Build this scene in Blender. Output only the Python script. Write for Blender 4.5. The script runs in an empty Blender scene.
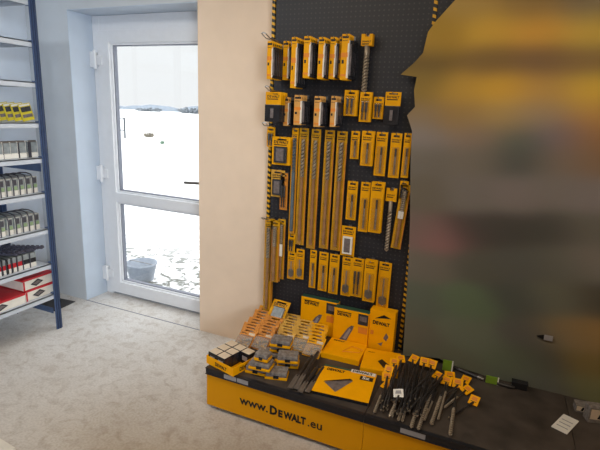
import bpy, bmesh, math, random
from mathutils import Vector, Matrix, Euler
random.seed(7)
S = bpy.context.scene
COL = S.collection
S.view_settings.view_transform = 'Standard'
S.view_settings.look = 'None'

# ------------------------------------------------------------------ camera
YAW, PITCH, ROLL, FPX, CH = .4049, .2388, .0455, 462.66, 1.5287
f0 = Vector((-math.sin(YAW), math.cos(YAW), 0)); r0 = Vector((math.cos(YAW), math.sin(YAW), 0)); u0 = Vector((0, 0, 1))
FW = f0*math.cos(PITCH) - u0*math.sin(PITCH)
u1 = u0*math.cos(PITCH) + f0*math.sin(PITCH)
RT = r0*math.cos(ROLL) + u1*math.sin(ROLL)
UP = u1*math.cos(ROLL) - r0*math.sin(ROLL)
CAM = Vector((0, 0, CH))
cd = bpy.data.cameras.new('camera'); cam = bpy.data.objects.new('camera', cd); COL.objects.link(cam)
cd.sensor_fit = 'HORIZONTAL'; cd.sensor_width = 36; cd.lens = FPX/600*36; cd.clip_start = .02; cd.clip_end = 400
cam.matrix_world = Matrix(((RT.x, UP.x, -FW.x, 0), (RT.y, UP.y, -FW.y, 0), (RT.z, UP.z, -FW.z, CH), (0, 0, 0, 1)))
S.camera = cam

def at(x, y, axis, val):
    """the point of the place that the photograph shows at (x, y), on the plane axis = val"""
    d = FW*FPX + RT*(x-300) + UP*(225-y)
    return CAM + d*((val-CAM[axis])/d[axis])

# ------------------------------------------------------------------ materials
def srgb(r, g, b):
    return tuple(((c/255)/12.92 if c/255 <= .04045 else ((c/255+.055)/1.055)**2.4) for c in (r, g, b))

def mat(name, rgb, rough=.55, metal=0, var=.06, scale=25, bump=0, spec=.4, lin=False):
    m = bpy.data.materials.new(name); m.use_nodes = True
    nt = m.node_tree; n = nt.nodes; L = nt.links
    bs = n['Principled BSDF']
    c = rgb if lin else srgb(*rgb)
    tc = n.new('ShaderNodeTexCoord'); no = n.new('ShaderNodeTexNoise'); no.inputs['Scale'].default_value = scale
    no.inputs['Detail'].default_value = 3
    L.new(tc.outputs['Object'], no.inputs['Vector'])
    rp = n.new('ShaderNodeValToRGB')
    rp.color_ramp.elements[0].position = .3; rp.color_ramp.elements[1].position = .7
    rp.color_ramp.elements[0].color = tuple(max(0, k*(1-var)) for k in c)+(1,)
    rp.color_ramp.elements[1].color = tuple(min(1, k*(1+var)) for k in c)+(1,)
    L.new(no.outputs['Fac'], rp.inputs['Fac']); L.new(rp.outputs['Color'], bs.inputs['Base Color'])
    bs.inputs['Roughness'].default_value = rough; bs.inputs['Metallic'].default_value = metal
    bs.inputs['Specular IOR Level'].default_value = spec
    if bump:
        b = n.new('ShaderNodeBump'); b.inputs['Strength'].default_value = bump; b.inputs['Distance'].default_value = .01
        L.new(no.outputs['Fac'], b.inputs['Height']); L.new(b.outputs['Normal'], bs.inputs['Normal'])
    return m

def clear_mat(name, tint=(1, 1, 1), gloss=.08, rough=.1, diff=0, dcol=(.5, .5, .5)):
    m = bpy.data.materials.new(name); m.use_nodes = True
    nt = m.node_tree; n = nt.nodes; L = nt.links
    n.remove(n['Principled BSDF']); out = n['Material Output']
    t = n.new('ShaderNodeBsdfTransparent'); t.inputs[0].default_value = (*tint, 1)
    g = n.new('ShaderNodeBsdfGlossy'); g.inputs['Roughness'].default_value = rough
    mx = n.new('ShaderNodeMixShader'); mx.inputs[0].default_value = gloss
    L.new(t.outputs[0], mx.inputs[1]); L.new(g.outputs[0], mx.inputs[2])
    last = mx
    if diff:
        d = n.new('ShaderNodeBsdfDiffuse'); d.inputs[0].default_value = (*dcol, 1)
        m2 = n.new('ShaderNodeMixShader'); m2.inputs[0].default_value = diff
        L.new(mx.outputs[0], m2.inputs[1]); L.new(d.outputs[0], m2.inputs[2]); last = m2
    L.new(last.outputs[0], out.inputs['Surface'])
    return m

M = {}
M['yellow'] = mat('yellow_card', (232, 162, 8), .5, var=.07, spec=.15)
M['yellow_deep'] = mat('amber_card', (204, 148, 22), .5, var=.12, spec=.2)
M['brown_tube'] = mat('brown_tube', (164, 118, 72), .45, var=.2)
M['yellow_box'] = mat('yellow_carton', (252, 172, 0), .5, var=.04, spec=.15)
M['yellow_panel'] = mat('yellow_panel', (216, 146, 0), .45, var=.03, scale=6, spec=.2)
M['orange'] = mat('orange_print', (226, 134, 40), .5)
M['tan_card'] = mat('tan_card', (216, 156, 78), .5, var=.12)
M['blue_strip'] = mat('blue_grey_strip', (92, 104, 112), .4, var=.2)
M['orange_card'] = mat('orange_card', (206, 130, 40), .5, var=.15)
M['straw'] = mat('straw_card', (208, 156, 56), .5, var=.12)
M['black'] = mat('black_print', (20, 19, 20), .5)
M['shell'] = mat('dark_plastic_shell', (38, 38, 42), .25, var=.3)
M['case'] = mat('smoked_lid', (128, 120, 114), .18, var=.35, scale=70)
M['steel'] = mat('grey_steel', (128, 122, 116), .35, metal=.7)
M['bit'] = mat('dark_bit_steel', (164, 148, 126), .4, metal=.4, var=.2)
M['bit_dark'] = mat('black_bit_steel', (58, 54, 52), .4, metal=.2, var=.3)
M['groove'] = mat('dark_groove', (34, 31, 30), .5)
M['tip'] = mat('carbide_tip', (176, 160, 140), .35, metal=.6)
M['wire'] = mat('hook_wire', (150, 148, 146), .3, metal=.8)
M['white'] = mat('white_label', (232, 226, 214), .55)
M['greylabel'] = mat('grey_label', (150, 146, 146), .45)
M['beige'] = mat('beige_lid', (214, 192, 164), .5)
M['grey_pic'] = mat('grey_picture', (110, 100, 98), .5, var=.35, scale=60)
M['pic_dark'] = mat('dark_picture', (50, 50, 54), .5, var=.5, scale=90)
M['green'] = mat('green_tag', (120, 150, 40), .5)
M['green_band'] = mat('green_band', (50, 84, 66), .5, var=.2)
M['red'] = mat('red_card', (196, 40, 50), .5)
M['bluepaint'] = mat('blue_paint', (76, 94, 128), .35, var=.1)
M['bluedark'] = mat('blue_shadow_rib', (46, 60, 90), .4, var=.1)
M['shelfgrey'] = mat('galvanised_board', (200, 206, 214), .45, metal=.1, var=.04)
M['blister_grey'] = mat('grey_blister', (146, 152, 152), .35, var=.25, scale=40)
M['blister_green'] = mat('green_blister', (150, 172, 130), .35, var=.3, scale=50)
M['cable'] = mat('black_cable', (58, 58, 66), .5)
M['loop'] = mat('grey_cable', (74, 72, 78), .5)
M['comb'] = mat('grey_violet_strip', (86, 84, 98), .5, var=.2)
M['olive'] = mat('olive_yellow_card', (206, 186, 44), .5, var=.12)
M['pvc'] = mat('white_pvc', (232, 234, 238), .35, var=.015)
M['gasket'] = mat('grey_gasket', (120, 124, 136), .5)
M['clear'] = clear_mat('clear_blister', (.95, .95, .95), .07, .15)
M['clearpack'] = clear_mat('clear_clamshell', (.92, .9, .86), .12, .2, .22, (.62, .55, .44))
M['glass'] = clear_mat('window_glass', (.97, .985, .99), .04, .02)
M['plinth'] = mat('black_plinth', (24, 24, 26), .5)
M['hedge'] = mat('winter_brush', (118, 124, 130), .9, var=.2)
M['bluebucket'] = mat('blue_grey_plastic', (148, 156, 168), .5, var=.1)
M['mat_dark'] = mat('dark_mat', (58, 58, 60), .8)
M['plank'] = mat('pale_board', (206, 196, 180), .7)

# ------------------------------------------------------------------ mesh builder
TEXTS = {}
def text_geo(s, bold=0.0):
    k = (s, bold)
    if k not in TEXTS:
        c = bpy.data.curves.new('lettering', 'FONT'); c.body = s; c.size = 1; c.offset = bold; c.resolution_u = 2
        o = bpy.data.objects.new('lettering', c); COL.objects.link(o)
        dg = bpy.context.evaluated_depsgraph_get()
        me = bpy.data.meshes.new_from_object(o.evaluated_get(dg))
        v = [(p.co.x, p.co.y) for p in me.vertices]; fc = [tuple(p.vertices) for p in me.polygons]
        bpy.data.objects.remove(o); bpy.data.curves.remove(c); bpy.data.meshes.remove(me)
        x0 = min(p[0] for p in v); x1 = max(p[0] for p in v); y0 = min(p[1] for p in v)
        yc = max(p[1] for p in v)
        TEXTS[k] = ([(a-x0, b-y0) for a, b in v], fc, x1-x0, yc-y0)
    return TEXTS[k]

class MB:
    def __init__(s): s.v = []; s.f = []; s.m = []; s.mats = []
    def mi(s, name):
        if name not in s.mats: s.mats.append(name)
        return s.mats.index(name)
    def add(s, vs, fs, m, T=None):
        o = len(s.v); k = s.mi(m)
        for p in vs:
            p = Vector(p)
            s.v.append(tuple(T @ p) if T else tuple(p))
        for f in fs: s.f.append(tuple(i+o for i in f)); s.m.append(k)
        return s
    def box(s, x0, x1, y0, y1, z0, z1, m, T=None):
        vs = [(x0, y0, z0), (x1, y0, z0), (x1, y1, z0), (x0, y1, z0), (x0, y0, z1), (x1, y0, z1), (x1, y1, z1), (x0, y1, z1)]
        return s.add(vs, [(0, 3, 2, 1), (4, 5, 6, 7), (0, 1, 5, 4), (1, 2, 6, 5), (2, 3, 7, 6), (3, 0, 4, 7)], m, T)
    def prism(s, poly, y0, y1, m, T=None):           # poly in (x, z), seen from -Y
        n = len(poly); vs = [(a, y0, b) for a, b in poly]+[(a, y1, b) for a, b in poly]
        fs = [tuple(range(n)), tuple(range(2*n-1, n-1, -1))]
        for i in range(n): j = (i+1) % n; fs.append((i, i+n, j+n, j))
        return s.add(vs, fs, m, T)
    def flat(s, poly, y, m, T=None):                  # a print on a front, poly in (x, z)
        return s.add([(a, y, b) for a, b in poly], [tuple(range(len(poly)))], m, T)
    def rect(s, x0, x1, z0, z1, y, m, T=None): return s.flat([(x0, z0), (x1, z0), (x1, z1), (x0, z1)], y, m, T)
    def text(s, st, x, z, w, y, m, T=None, bold=0.0, hscale=1.0):
        v, fc, tw, th = text_geo(st, bold); k = w/tw
        return s.add([(x+a*k, y, z+b*k*hscale) for a, b in v], fc, m, T)
    def tube(s, pts, rad, m, n=8, T=None, caps=True):
        pts = [Vector(p) for p in pts]
        if not hasattr(rad, '__len__'): rad = [rad]*len(pts)
        vs = []; fs = []; prev = None
        for i, p in enumerate(pts):
            d = (pts[min(i+1, len(pts)-1)]-pts[max(i-1, 0)]).normalized()
            if prev is None:
                a = Vector((0, 0, 1)) if abs(d.z) < .9 else Vector((1, 0, 0))
                x = d.cross(a).normalized()
            else:
                x = (prev-d*prev.dot(d)).normalized()
            prev = x; y = d.cross(x)
            for k in range(n):
                t = 2*math.pi*k/n; vs.append(p+(x*math.cos(t)+y*math.sin(t))*rad[i])
        for i in range(len(pts)-1):
            for k in range(n):
                l = (k+1) % n; fs.append((i*n+k, i*n+l, (i+1)*n+l, (i+1)*n+k))
        if caps: fs += [tuple(range(n-1, -1, -1)), tuple(range((len(pts)-1)*n, len(pts)*n))]
        return s.add(vs, fs, m, T)
    def flute(s, z0, z1, r, turns, m, T=None, seg=None):  # twist-drill body along +Z
        n = 10; seg = seg or max(10, int(turns*9)); vs = []; fs = []
        for i in range(seg+1):
            u = i/seg; ph = u*turns*2*math.pi; z = z0+(z1-z0)*u
            for k in range(n):
                t = 2*math.pi*k/n; rr = r*(.55+.45*abs(math.cos(t))**.8)
                vs.append((rr*math.cos(t+ph), rr*math.sin(t+ph), z))
        gr = []
        for i in range(seg):
            for k in range(n):
                l = (k+1) % n; q = (i*n+k, i*n+l, (i+1)*n+l, (i+1)*n+k)
                (gr if abs(math.cos(2*math.pi*(k+.5)/n)) < .5 else fs).append(q)
        fs += [tuple(range(n-1, -1, -1)), tuple(range(seg*n, seg*n+n))]
        o = len(s.v); s.add(vs, fs, m, T); kk = s.mi('groove')
        for f in gr: s.f.append(tuple(i+o for i in f)); s.m.append(kk)
        return s
    def lathe(s, prof, m, n=20, T=None):
        vs = []; fs = []
        for r, z in prof:
            for k in range(n): t = 2*math.pi*k/n; vs.append((r*math.cos(t), r*math.sin(t), z))
        for i in range(len(prof)-1):
            for k in range(n):
                l = (k+1) % n; fs.append((i*n+k, i*n+l, (i+1)*n+l, (i+1)*n+k))
        return s.add(vs, fs, m, T)
    def mesh(s, name, bevel=0, smooth=False):
        me = bpy.data.meshes.new(name); me.from_pydata(s.v, [], s.f)
        for k in s.mats: me.materials.append(M[k])
        for p, k in zip(me.polygons, s.m): p.material_index = k; p.use_smooth = smooth
        me.update()
        if bevel:
            bm = bmesh.new(); bm.from_mesh(me)
            es = [e for e in bm.edges if e.is_manifold and e.calc_face_angle(0) > .6]
            bmesh.ops.bevel(bm, geom=es, offset=bevel, segments=2, affect='EDGES', profile=.6)
            bm.to_mesh(me); bm.free()
        return me

def part(name, me, parent=None, loc=None, rot=None, label=None):
    if isinstance(me, MB): me = me.mesh(name)
    o = bpy.data.objects.new(name, me); COL.objects.link(o)
    if parent: o.parent = parent
    if loc is not None: o.location = loc
    if rot is not None: o.rotation_euler = rot
    if label: o['label'] = label
    return o
def tag(o, label, cat, group=None):
    o['label'] = label; o['category'] = cat
    if group: o['group'] = group
    return o
def thing(name, label, cat, loc=(0, 0, 0), rot=(0, 0, 0), group=None):
    o = bpy.data.objects.new(name, None); COL.objects.link(o); o.empty_display_size = .05
    o.location = loc; o.rotation_euler = rot
    return tag(o, label, cat, group)
def struct(name, me, parent=None):
    o = part(name, me, parent)
    if not parent: o['kind'] = 'structure'
    return o
ORD = ['first', 'second', 'third', 'fourth', 'fifth', 'sixth', 'seventh', 'eighth', 'ninth', 'tenth', 'eleventh', 'twelfth', 'thirteenth', 'fourteenth', 'fifteenth', 'sixteenth']

# ------------------------------------------------------------------ measurements of the place
D = 2.49                 # face of the door wall
XA, XB = -2.888, -1.80   # the door recess
YD = 2.70                # face of the door
XL = -3.30               # left wall
DB = 2.44                # face of the display board
BX0, BX1 = -1.268, -.386
PZ, PY = .24, 1.78       # display platform: top and front
P0, P1, P2 = -1.25, -.41, .43

# ------------------------------------------------------------------ room shell
def wall_mat(name, rgb, var=.03):
    return mat(name, rgb, .85, var=var, scale=7, bump=.04)
M['wall_shaded'] = wall_mat('shaded_plaster', (204, 209, 214))  # same white paint, with the shade beside the door put into the colour
M['wall_warm_lit'] = wall_mat('warm_lit_plaster', (236, 212, 187))  # same white paint, with warm lamplight put into the colour
M['wall_white'] = wall_mat('white_plaster', (218, 227, 238))  # white paint with a cool daylight tint in the colour
M['ceil'] = wall_mat('ceiling_paint', (225, 225, 222))

def floor_material():
    m = bpy.data.materials.new('worn_shaded_concrete'); m.use_nodes = True
    nt = m.node_tree; n = nt.nodes; L = nt.links; bs = n['Principled BSDF']
    tc = n.new('ShaderNodeTexCoord')
    def noise(sc, det, dist=0):
        a = n.new('ShaderNodeTexNoise'); a.inputs['Scale'].default_value = sc; a.inputs['Detail'].default_value = det
        a.inputs['Distortion'].default_value = dist; L.new(tc.outputs['Object'], a.inputs['Vector']); return a
    a = noise(1.3, 7, .4); b = noise(16, 6, .7); c = noise(90, 3)
    r1 = n.new('ShaderNodeValToRGB'); e = r1.color_ramp.elements
    e[0].position = .28; e[0].color = (*srgb(192, 184, 174), 1); e[1].position = .62; e[1].color = (*srgb(226, 225, 224), 1)
    L.new(a.outputs['Fac'], r1.inputs['Fac'])
    r2 = n.new('ShaderNodeValToRGB'); e = r2.color_ramp.elements
    e[0].position = .30; e[0].color = (*srgb(182, 172, 162), 1); e[1].position = .52; e[1].color = (*srgb(227, 226, 224), 1)
    L.new(b.outputs['Fac'], r2.inputs['Fac'])
    mx = n.new('ShaderNodeMix'); mx.data_type = 'RGBA'; mx.inputs['Factor'].default_value = .45
    L.new(r1.outputs['Color'], mx.inputs['A']); L.new(r2.outputs['Color'], mx.inputs['B'])
    r3 = n.new('ShaderNodeValToRGB'); e = r3.color_ramp.elements
    e[0].position = .3; e[0].color = (.72, .7, .67, 1); e[1].position = .6; e[1].color = (1, 1, 1, 1)
    L.new(c.outputs['Fac'], r3.inputs['Fac'])
    m2 = n.new('ShaderNodeMix'); m2.data_type = 'RGBA'; m2.blend_type = 'MULTIPLY'; m2.inputs['Factor'].default_value = .6
    L.new(mx.outputs['Result'], m2.inputs['A']); L.new(r3.outputs['Color'], m2.inputs['B'])
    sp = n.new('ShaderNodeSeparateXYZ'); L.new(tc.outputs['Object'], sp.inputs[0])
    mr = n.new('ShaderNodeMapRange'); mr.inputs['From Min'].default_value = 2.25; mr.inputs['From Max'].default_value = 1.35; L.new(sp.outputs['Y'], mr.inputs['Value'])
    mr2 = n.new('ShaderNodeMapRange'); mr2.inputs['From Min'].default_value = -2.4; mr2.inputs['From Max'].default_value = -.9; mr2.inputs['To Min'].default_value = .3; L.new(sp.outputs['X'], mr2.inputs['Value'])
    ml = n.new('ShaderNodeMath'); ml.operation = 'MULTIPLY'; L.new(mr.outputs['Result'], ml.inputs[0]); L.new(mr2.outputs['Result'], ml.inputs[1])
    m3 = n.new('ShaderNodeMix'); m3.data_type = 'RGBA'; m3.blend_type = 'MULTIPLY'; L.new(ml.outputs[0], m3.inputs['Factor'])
    m3.inputs['B'].default_value = (.42, .29, .15, 1); L.new(m2.outputs['Result'], m3.inputs['A'])  # browner towards the platform front: dimness and yellow bounce put into the colour
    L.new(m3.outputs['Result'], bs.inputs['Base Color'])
    bs.inputs['Roughness'].default_value = .75; bs.inputs['Specular IOR Level'].default_value = .25
    bp = n.new('ShaderNodeBump'); bp.inputs['Strength'].default_value = .18; bp.inputs['Distance'].default_value = .01
    L.new(b.outputs['Fac'], bp.inputs['Height']); L.new(bp.outputs['Normal'], bs.inputs['Normal'])
    return m
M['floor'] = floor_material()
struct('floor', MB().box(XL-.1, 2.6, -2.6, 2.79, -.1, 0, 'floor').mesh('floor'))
struct('trim_1', MB().box(XA-.0, XB+.0, D-.004, D+.004, .0, .0012, 'gasket').mesh('trim_1'))       # joint in the concrete along the wall line
H = 2.62
LZ = 2.145
struct('wall_left', MB().box(XL-.1, XL, -2.6, D, 0, H, 'wall_white').mesh('wall_left'))
wb = MB()
wb.box(XL-.1, XA, D, D+.30, 0, H, 'wall_shaded'); wb.box(XA, XB, D, D+.30, LZ, H, 'wall_shaded')
struct('wall_back_left', wb.mesh('wall_back_left'))
struct('wall_back', MB().box(XB, 2.6, D, D+.30, 0, H, 'wall_warm_lit').mesh('wall_back'))
struct('wall_right', MB().box(2.6, 2.7, -2.6, D+.3, 0, H, 'wall_warm_lit').mesh('wall_right'))
struct('wall_rear', MB().box(XL-.1, 2.7, -2.7, -2.6, 0, H, 'wall_warm_lit').mesh('wall_rear'))
struct('ceiling', MB().box(XL-.1, 2.7, -2.7, D+.3, H, H+.1, 'ceil').mesh('ceiling'))
# reveal linings
M['reveal'] = wall_mat('reveal_plaster', (196, 208, 222))  # white paint again, daylight blue mixed into the colour
rl = MB(); rl.box(XA, XA+.004, D+.002, YD-.0, 0, LZ-.004, 'reveal'); rl.box(XA+.004, XB, D+.002, YD, LZ-.004, LZ, 'reveal')
struct('trim_2', rl.mesh('trim_2'))

# ------------------------------------------------------------------ the glazed door
door = bpy.data.objects.new('door_1', None); COL.objects.link(door); door.location = (XA, YD, 0); door['kind'] = 'structure'
dx0, dx1 = .004, XB-XA-.001
fz = 2.09
fr = MB()
fr.box(dx0, .07, .0, .08, 0, LZ-.004, 'pvc'); fr.box(.07, dx1, .0, .08, fz-.07, LZ-.004, 'pvc'); fr.box(dx1-.06, dx1, 0, .08, 0, fz-.07, 'pvc')
fr.box(.07, dx1-.06, .012, .08, 0, .022, 'gasket')
part('door_frame', fr.mesh('door_frame', .004), door)
lx0, lx1, lz0, lz1 = .06, dx1-.05, .022, fz-.05
gx0, gx1 = .165, dx1-.12      # glass
g1z0, g1z1, g2z0, g2z1 = .86, 1.955, .118, .785
lf = MB(); y0, y1 = -.012, .06
lf.box(lx0, gx0, y0, y1, lz0, lz1, 'pvc'); lf.box(gx1, lx1, y0, y1, lz0, lz1, 'pvc')
for a, b in ((lz0, g2z0), (g2z1, g1z0), (g1z1, lz1)): lf.box(gx0, gx1, y0, y1, a, b, 'pvc')
leaf = part('door_leaf', lf.mesh('door_leaf', .003), door)
bd = MB()
for a, b in ((g2z0, g2z1), (g1z0, g1z1)):
    w = .014
    for q, mm, yy in ((0, 'pvc', .005), (w, 'gasket', .016)):
        ww = w if q == 0 else .006
        bd.box(gx0+q, gx0+q+ww, yy, .05, a+q, b-q, mm); bd.box(gx1-q-ww, gx1-q, yy, .05, a+q, b-q, mm)
        bd.box(gx0+q+ww, gx1-q-ww, yy, .05, a+q, a+q+ww, mm); bd.box(gx0+q+ww, gx1-q-ww, yy, .05, b-q-ww, b-q, mm)
part('glazing_bead', bd.mesh('glazing_bead'), leaf)
for a, b in ((g2z0, g2z1), (g1z0, g1z1)):
    part('glass_pane', MB().box(gx0+.002, gx1-.002, .028, .032, a+.002, b-.002, 'glass').mesh('glass_pane'), leaf)
for z in (.183, 1.0, 1.838):
    hg = MB(); hg.box(.005, .046, -.040, 0, z-.055, z+.055, 'pvc'); hg.box(.040, .098, -.022, -.012, z-.035, z+.03, 'pvc')
    hg.tube([(.048, -.032, z-.066), (.048, -.032, z+.066)], .013, 'pvc', 10)
    part('hinge', hg.mesh('hinge', .002), door)
hd = MB(); hx = gx1+.05
hd.box(hx-.016, hx+.016, -.022, -.012, .90, 1.11, 'pvc'); hd.tube([(hx, -.02, 1.02), (hx, -.055, 1.02), (hx-.02, -.062, 1.02), (hx-.16, -.058, 1.012)], .010, 'steel', 10)
part('door_handle', hd.mesh('door_handle'), leaf)

# ------------------------------------------------------------------ outdoors: snow, far ridge, bits of brush
def snow_material():
    m = bpy.data.materials.new('snow'); m.use_nodes = True
    nt = m.node_tree; n = nt.nodes; L = nt.links; bs = n['Principled BSDF']
    tc = n.new('ShaderNodeTexCoord'); no = n.new('ShaderNodeTexNoise'); no.inputs['Scale'].default_value = 9; no.inputs['Detail'].default_value = 7
    no.inputs['Distortion'].default_value = 1.2
    L.new(tc.outputs['Object'], no.inputs['Vector'])
    rp = n.new('ShaderNodeValToRGB'); e = rp.color_ramp.elements
    e[0].position = .42; e[0].color = (*srgb(112, 114, 108), 1); e[1].position = .53; e[1].color = (.90, .91, .93, 1)
    L.new(no.outputs['Fac'], rp.inputs['Fac'])
    sp = n.new('ShaderNodeSeparateXYZ'); L.new(tc.outputs['Object'], sp.inputs[0])
    mr = n.new('ShaderNodeMapRange'); mr.inputs['From Min'].default_value = 3.6; mr.inputs['From Max'].default_value = 5.2
    L.new(sp.outputs['Y'], mr.inputs['Value'])
    mx = n.new('ShaderNodeMix'); mx.data_type = 'RGBA'; L.new(mr.outputs['Result'], mx.inputs['Factor'])
    L.new(rp.outputs['Color'], mx.inputs['A']); mx.inputs['B'].default_value = (.95, .955, .965, 1)
    L.new(mx.outputs['Result'], bs.inputs['Base Color']); bs.inputs['Roughness'].default_value = .9
    return m
M['snow'] = snow_material()
gs = MB(); gs.box(-160, 60, 2.80, 220, -.3, -.03, 'snow')
struct('ground', gs.mesh('ground'))
# distant ridge
def ridge(name, pts, Y, m):
    b = MB(); n = len(pts); vs = []; fs = []
    for x, y in pts:
        p = at(x, y, 1, Y); vs.append((p.x, Y, p.z)); vs.append((p.x, Y, -.2))
        vs.append((p.x, Y+8, -.2))
    for i in range(n-1):
        a, c = 3*i, 3*i+3
        fs += [(a, a+1, c+1, c), (a+2, a, c, c+2)]
    b.add(vs, fs, m); return struct(name, b.mesh(name))
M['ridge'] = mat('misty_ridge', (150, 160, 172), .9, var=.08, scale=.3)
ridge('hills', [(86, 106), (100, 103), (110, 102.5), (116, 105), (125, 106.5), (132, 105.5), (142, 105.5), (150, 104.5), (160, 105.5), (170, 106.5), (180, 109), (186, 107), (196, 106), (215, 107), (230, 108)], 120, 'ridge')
def brush(x, y, w, h, Y, name, label, cat, m, seed, group=None):
    rnd = random.Random(seed); p = at(x, y, 1, Y); p.z = -.03
    b = MB()
    for k in range(46):
        a = rnd.uniform(0, 6.28); r = rnd.random()**.5*w*.5; hh = h*(1-.5*(r/(w*.5))**2)*rnd.uniform(.6, 1)
        bx, by = r*math.cos(a), r*math.sin(a)*.6
        b.tube([(bx*.4, by*.4, 0), (bx*.8, by*.8, hh*.6), (bx+rnd.uniform(-.05, .05)*w, by, hh)], [.02*w, .03*w, .012*w], m, 5)
    return tag(part(name, b.mesh(name), None, (p.x, Y, p.z)), label, cat, group)
brush(149, 107.5, 9, 1.1, 100, 'distant_trees', 'grey clump of bare trees low on the horizon, middle of the door glass', 'trees', 'hedge', 1)
brush(190, 109, 8, 1.8, 100, 'distant_trees', 'grey clump of bare trees on the horizon at the right edge of the door glass', 'trees', 'hedge', 2)
brush(112, 106, 6, 1.5, 100, 'distant_trees', 'grey clump of bare trees on the horizon at the left edge of the door glass', 'trees', 'hedge', 3)
M['shrub'] = mat('dry_grass', (132, 124, 108), .9, var=.2); M['fir'] = mat('small_fir', (112, 140, 118), .9, var=.2)
pS = at(149, 137, 2, -.03); brush(149, 137, .9, .26, pS.y, 'dry_shrub', 'pale dry shrub poking out of the snow beyond the door glass', 'shrub', 'shrub', 4)
pS = at(162, 144, 2, -.03); brush(162, 144, .3, .22, pS.y, 'young_fir', 'small green bush alone in the snow right of the dry shrub', 'bush', 'fir', 5)
pR = at(121, 138, 2, -.03)
M['dark_frame'] = mat('dark_frame', (70, 74, 80), .6)
rk = thing('metal_rack', 'thin grey open metal frame standing in the snow outside', 'rack', (pR.x, pR.y, -.03), (0, 0, .7))
for sx in (-.18, .18):
    for sy in (-.16, .16): part('post', MB().box(sx-.028, sx+.028, sy-.028, sy+.028, 0, .95, 'dark_frame').mesh('post'), rk)
for z in (.35, .9):
    b = MB()
    for sy in (-.16, .16): b.box(-.18, .18, sy-.012, sy+.012, z, z+.03, 'dark_frame')
    for sx in (-.18, .18): b.box(sx-.012, sx+.012, -.16, .16, z, z+.03, 'dark_frame')
    part('crossbar', b.mesh('crossbar'), rk)
pB = at(138, 287, 2, -.03)
bk = thing('bucket', 'blue-grey plastic bucket on the snow just outside the lower door glass', 'bucket', (pB.x-.10, pB.y+.16, -.03))
part('bucket_body', MB().lathe([(0, .0), (.10, 0), (.105, .01), (.135, .15), (.143, .15), (.143, .165), (.128, .165), (.098, .02), (0, .015)], 'bluebucket', 24).mesh('bucket_body', smooth=True), bk)
part('bucket_handle', MB().tube([(.138*math.cos(t), .02-.06*math.sin(t), .155+.03*math.sin(t)) for t in [math.pi*i/12 for i in range(13)]], .004, 'wire', 6).mesh('bucket_handle'), bk)

# ------------------------------------------------------------------ shelving unit on the left
SX, SY = -2.656, 2.055        # front right corner
SD, SW = .50, 1.30
sh = thing('shelving_unit', 'blue steel shelving unit with pale grey boards beside the door wall', 'shelves', (SX, SY, 0), (0, 0, 0))
# local x: 0 is the front face, -SD the back; local y: 0 is the far end, -SW the near end
def upright(x, y, sx, sy):
    b = MB(); a, t = .045, .004
    b.box(min(x, x+sx*a), max(x, x+sx*a), min(y, y+sy*t), max(y, y+sy*t), 0, 2.3, 'bluepaint')
    b.box(min(x, x+sx*t), max(x, x+sx*t), min(y, y+sy*a), max(y, y+sy*a), 0, 2.3, 'bluepaint')
    # folded ribs of the angle post
    b.box(x-.0, x+.006, min(y+sy*.012, y+sy*.02), max(y+sy*.012, y+sy*.02), 0, 2.3, 'bluedark')
    b.box(x-.0, x+.006, min(y+sy*.03, y+sy*.036), max(y+sy*.03, y+sy*.036), 0, 2.3, 'bluedark')
    part('upright', b.mesh('upright'), sh)
upright(0, .02, -1, -1); upright(-SD, .02, 1, -1); upright(0, -SW, -1, 1); upright(-SD, -SW, 1, 1)
BZ = [2.10, 1.868, 1.635, 1.395, 1.178, .955, .716, .476, .258]
for z in BZ:
    b = MB(); b.box(-SD+.006, -.006, -SW+.006, -.02, z-.006, z, 'shelfgrey')
    b.box(-.012, -.006, -SW+.006, -.02, z-.032, z, 'shelfgrey'); b.box(-SD+.006, -SD+.012, -SW+.006, -.02, z-.032, z, 'shelfgrey')
    b.box(-SD+.012, -.012, -.026, -.02, z-.032, z, 'shelfgrey')
    bo = part('shelf_board', b.mesh('shelf_board'), sh)
    for (x, y) in ((-.03, .0), ):
        c = MB(); c.box(-.04, -.006, -.02, .012, z-.034, z+.008, 'bluepaint'); part('shelf_clip', c.mesh('shelf_clip', .002), bo)
part('end_brace', MB().box(-SD+.05, -.05, -.004, .0, 1.085, 1.145, 'bluepaint').mesh('end_brace'), sh)
part('end_brace', MB().box(-SD+.05, -.05, -.004, .0, .10, .14, 'bluepaint').mesh('end_brace'), sh)

def onshelf(px, k, xoff=-.05):
    """world Y at photograph column px on the front of board k"""
    lo, hi = 0, 1
    X = SX+xoff
    # walk along the board: find the Y whose column is px
    best = None
    for i in range(400):
        Y = .9+i*.003
        v = Vector((X, Y, BZ[k]))-CAM
        x = 300+FPX*v.dot(RT)/v.dot(FW)
        if best is None or abs(x-px) < best[0]: best = (abs(x-px), Y)
    return best[1]
RZ90 = math.pi/2
# yellow packets on the board at eye height, fanned out
ys = thing
for i in range(6):
    t = i/5
    Y = onshelf(6+21*t, 3, -.12)
    o = thing('yellow_packet', ('yellow packet with a dark picture, front one of the fanned packets on the blue shelf' if i == 5 else 'yellow packet fanned on the blue shelf, %s from the right' % ORD[5-i]), 'packet', (SX-.10-.03*(5-i), Y, BZ[3]+.008), (0, -.22, RZ90-.35), 'yellow packets on the shelf')
    b = MB(); b.box(-.034, .034, 0, .010, 0, .105, 'olive'); b.rect(-.026, .03, .055, .085, -.001, 'pic_dark'); b.rect(-.026, .03, .02, .04, -.001, 'grey_pic'); b.rect(-.03, .03, .09, .101, -.001, 'white')
    part('card', b.mesh('card'), o)
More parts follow.
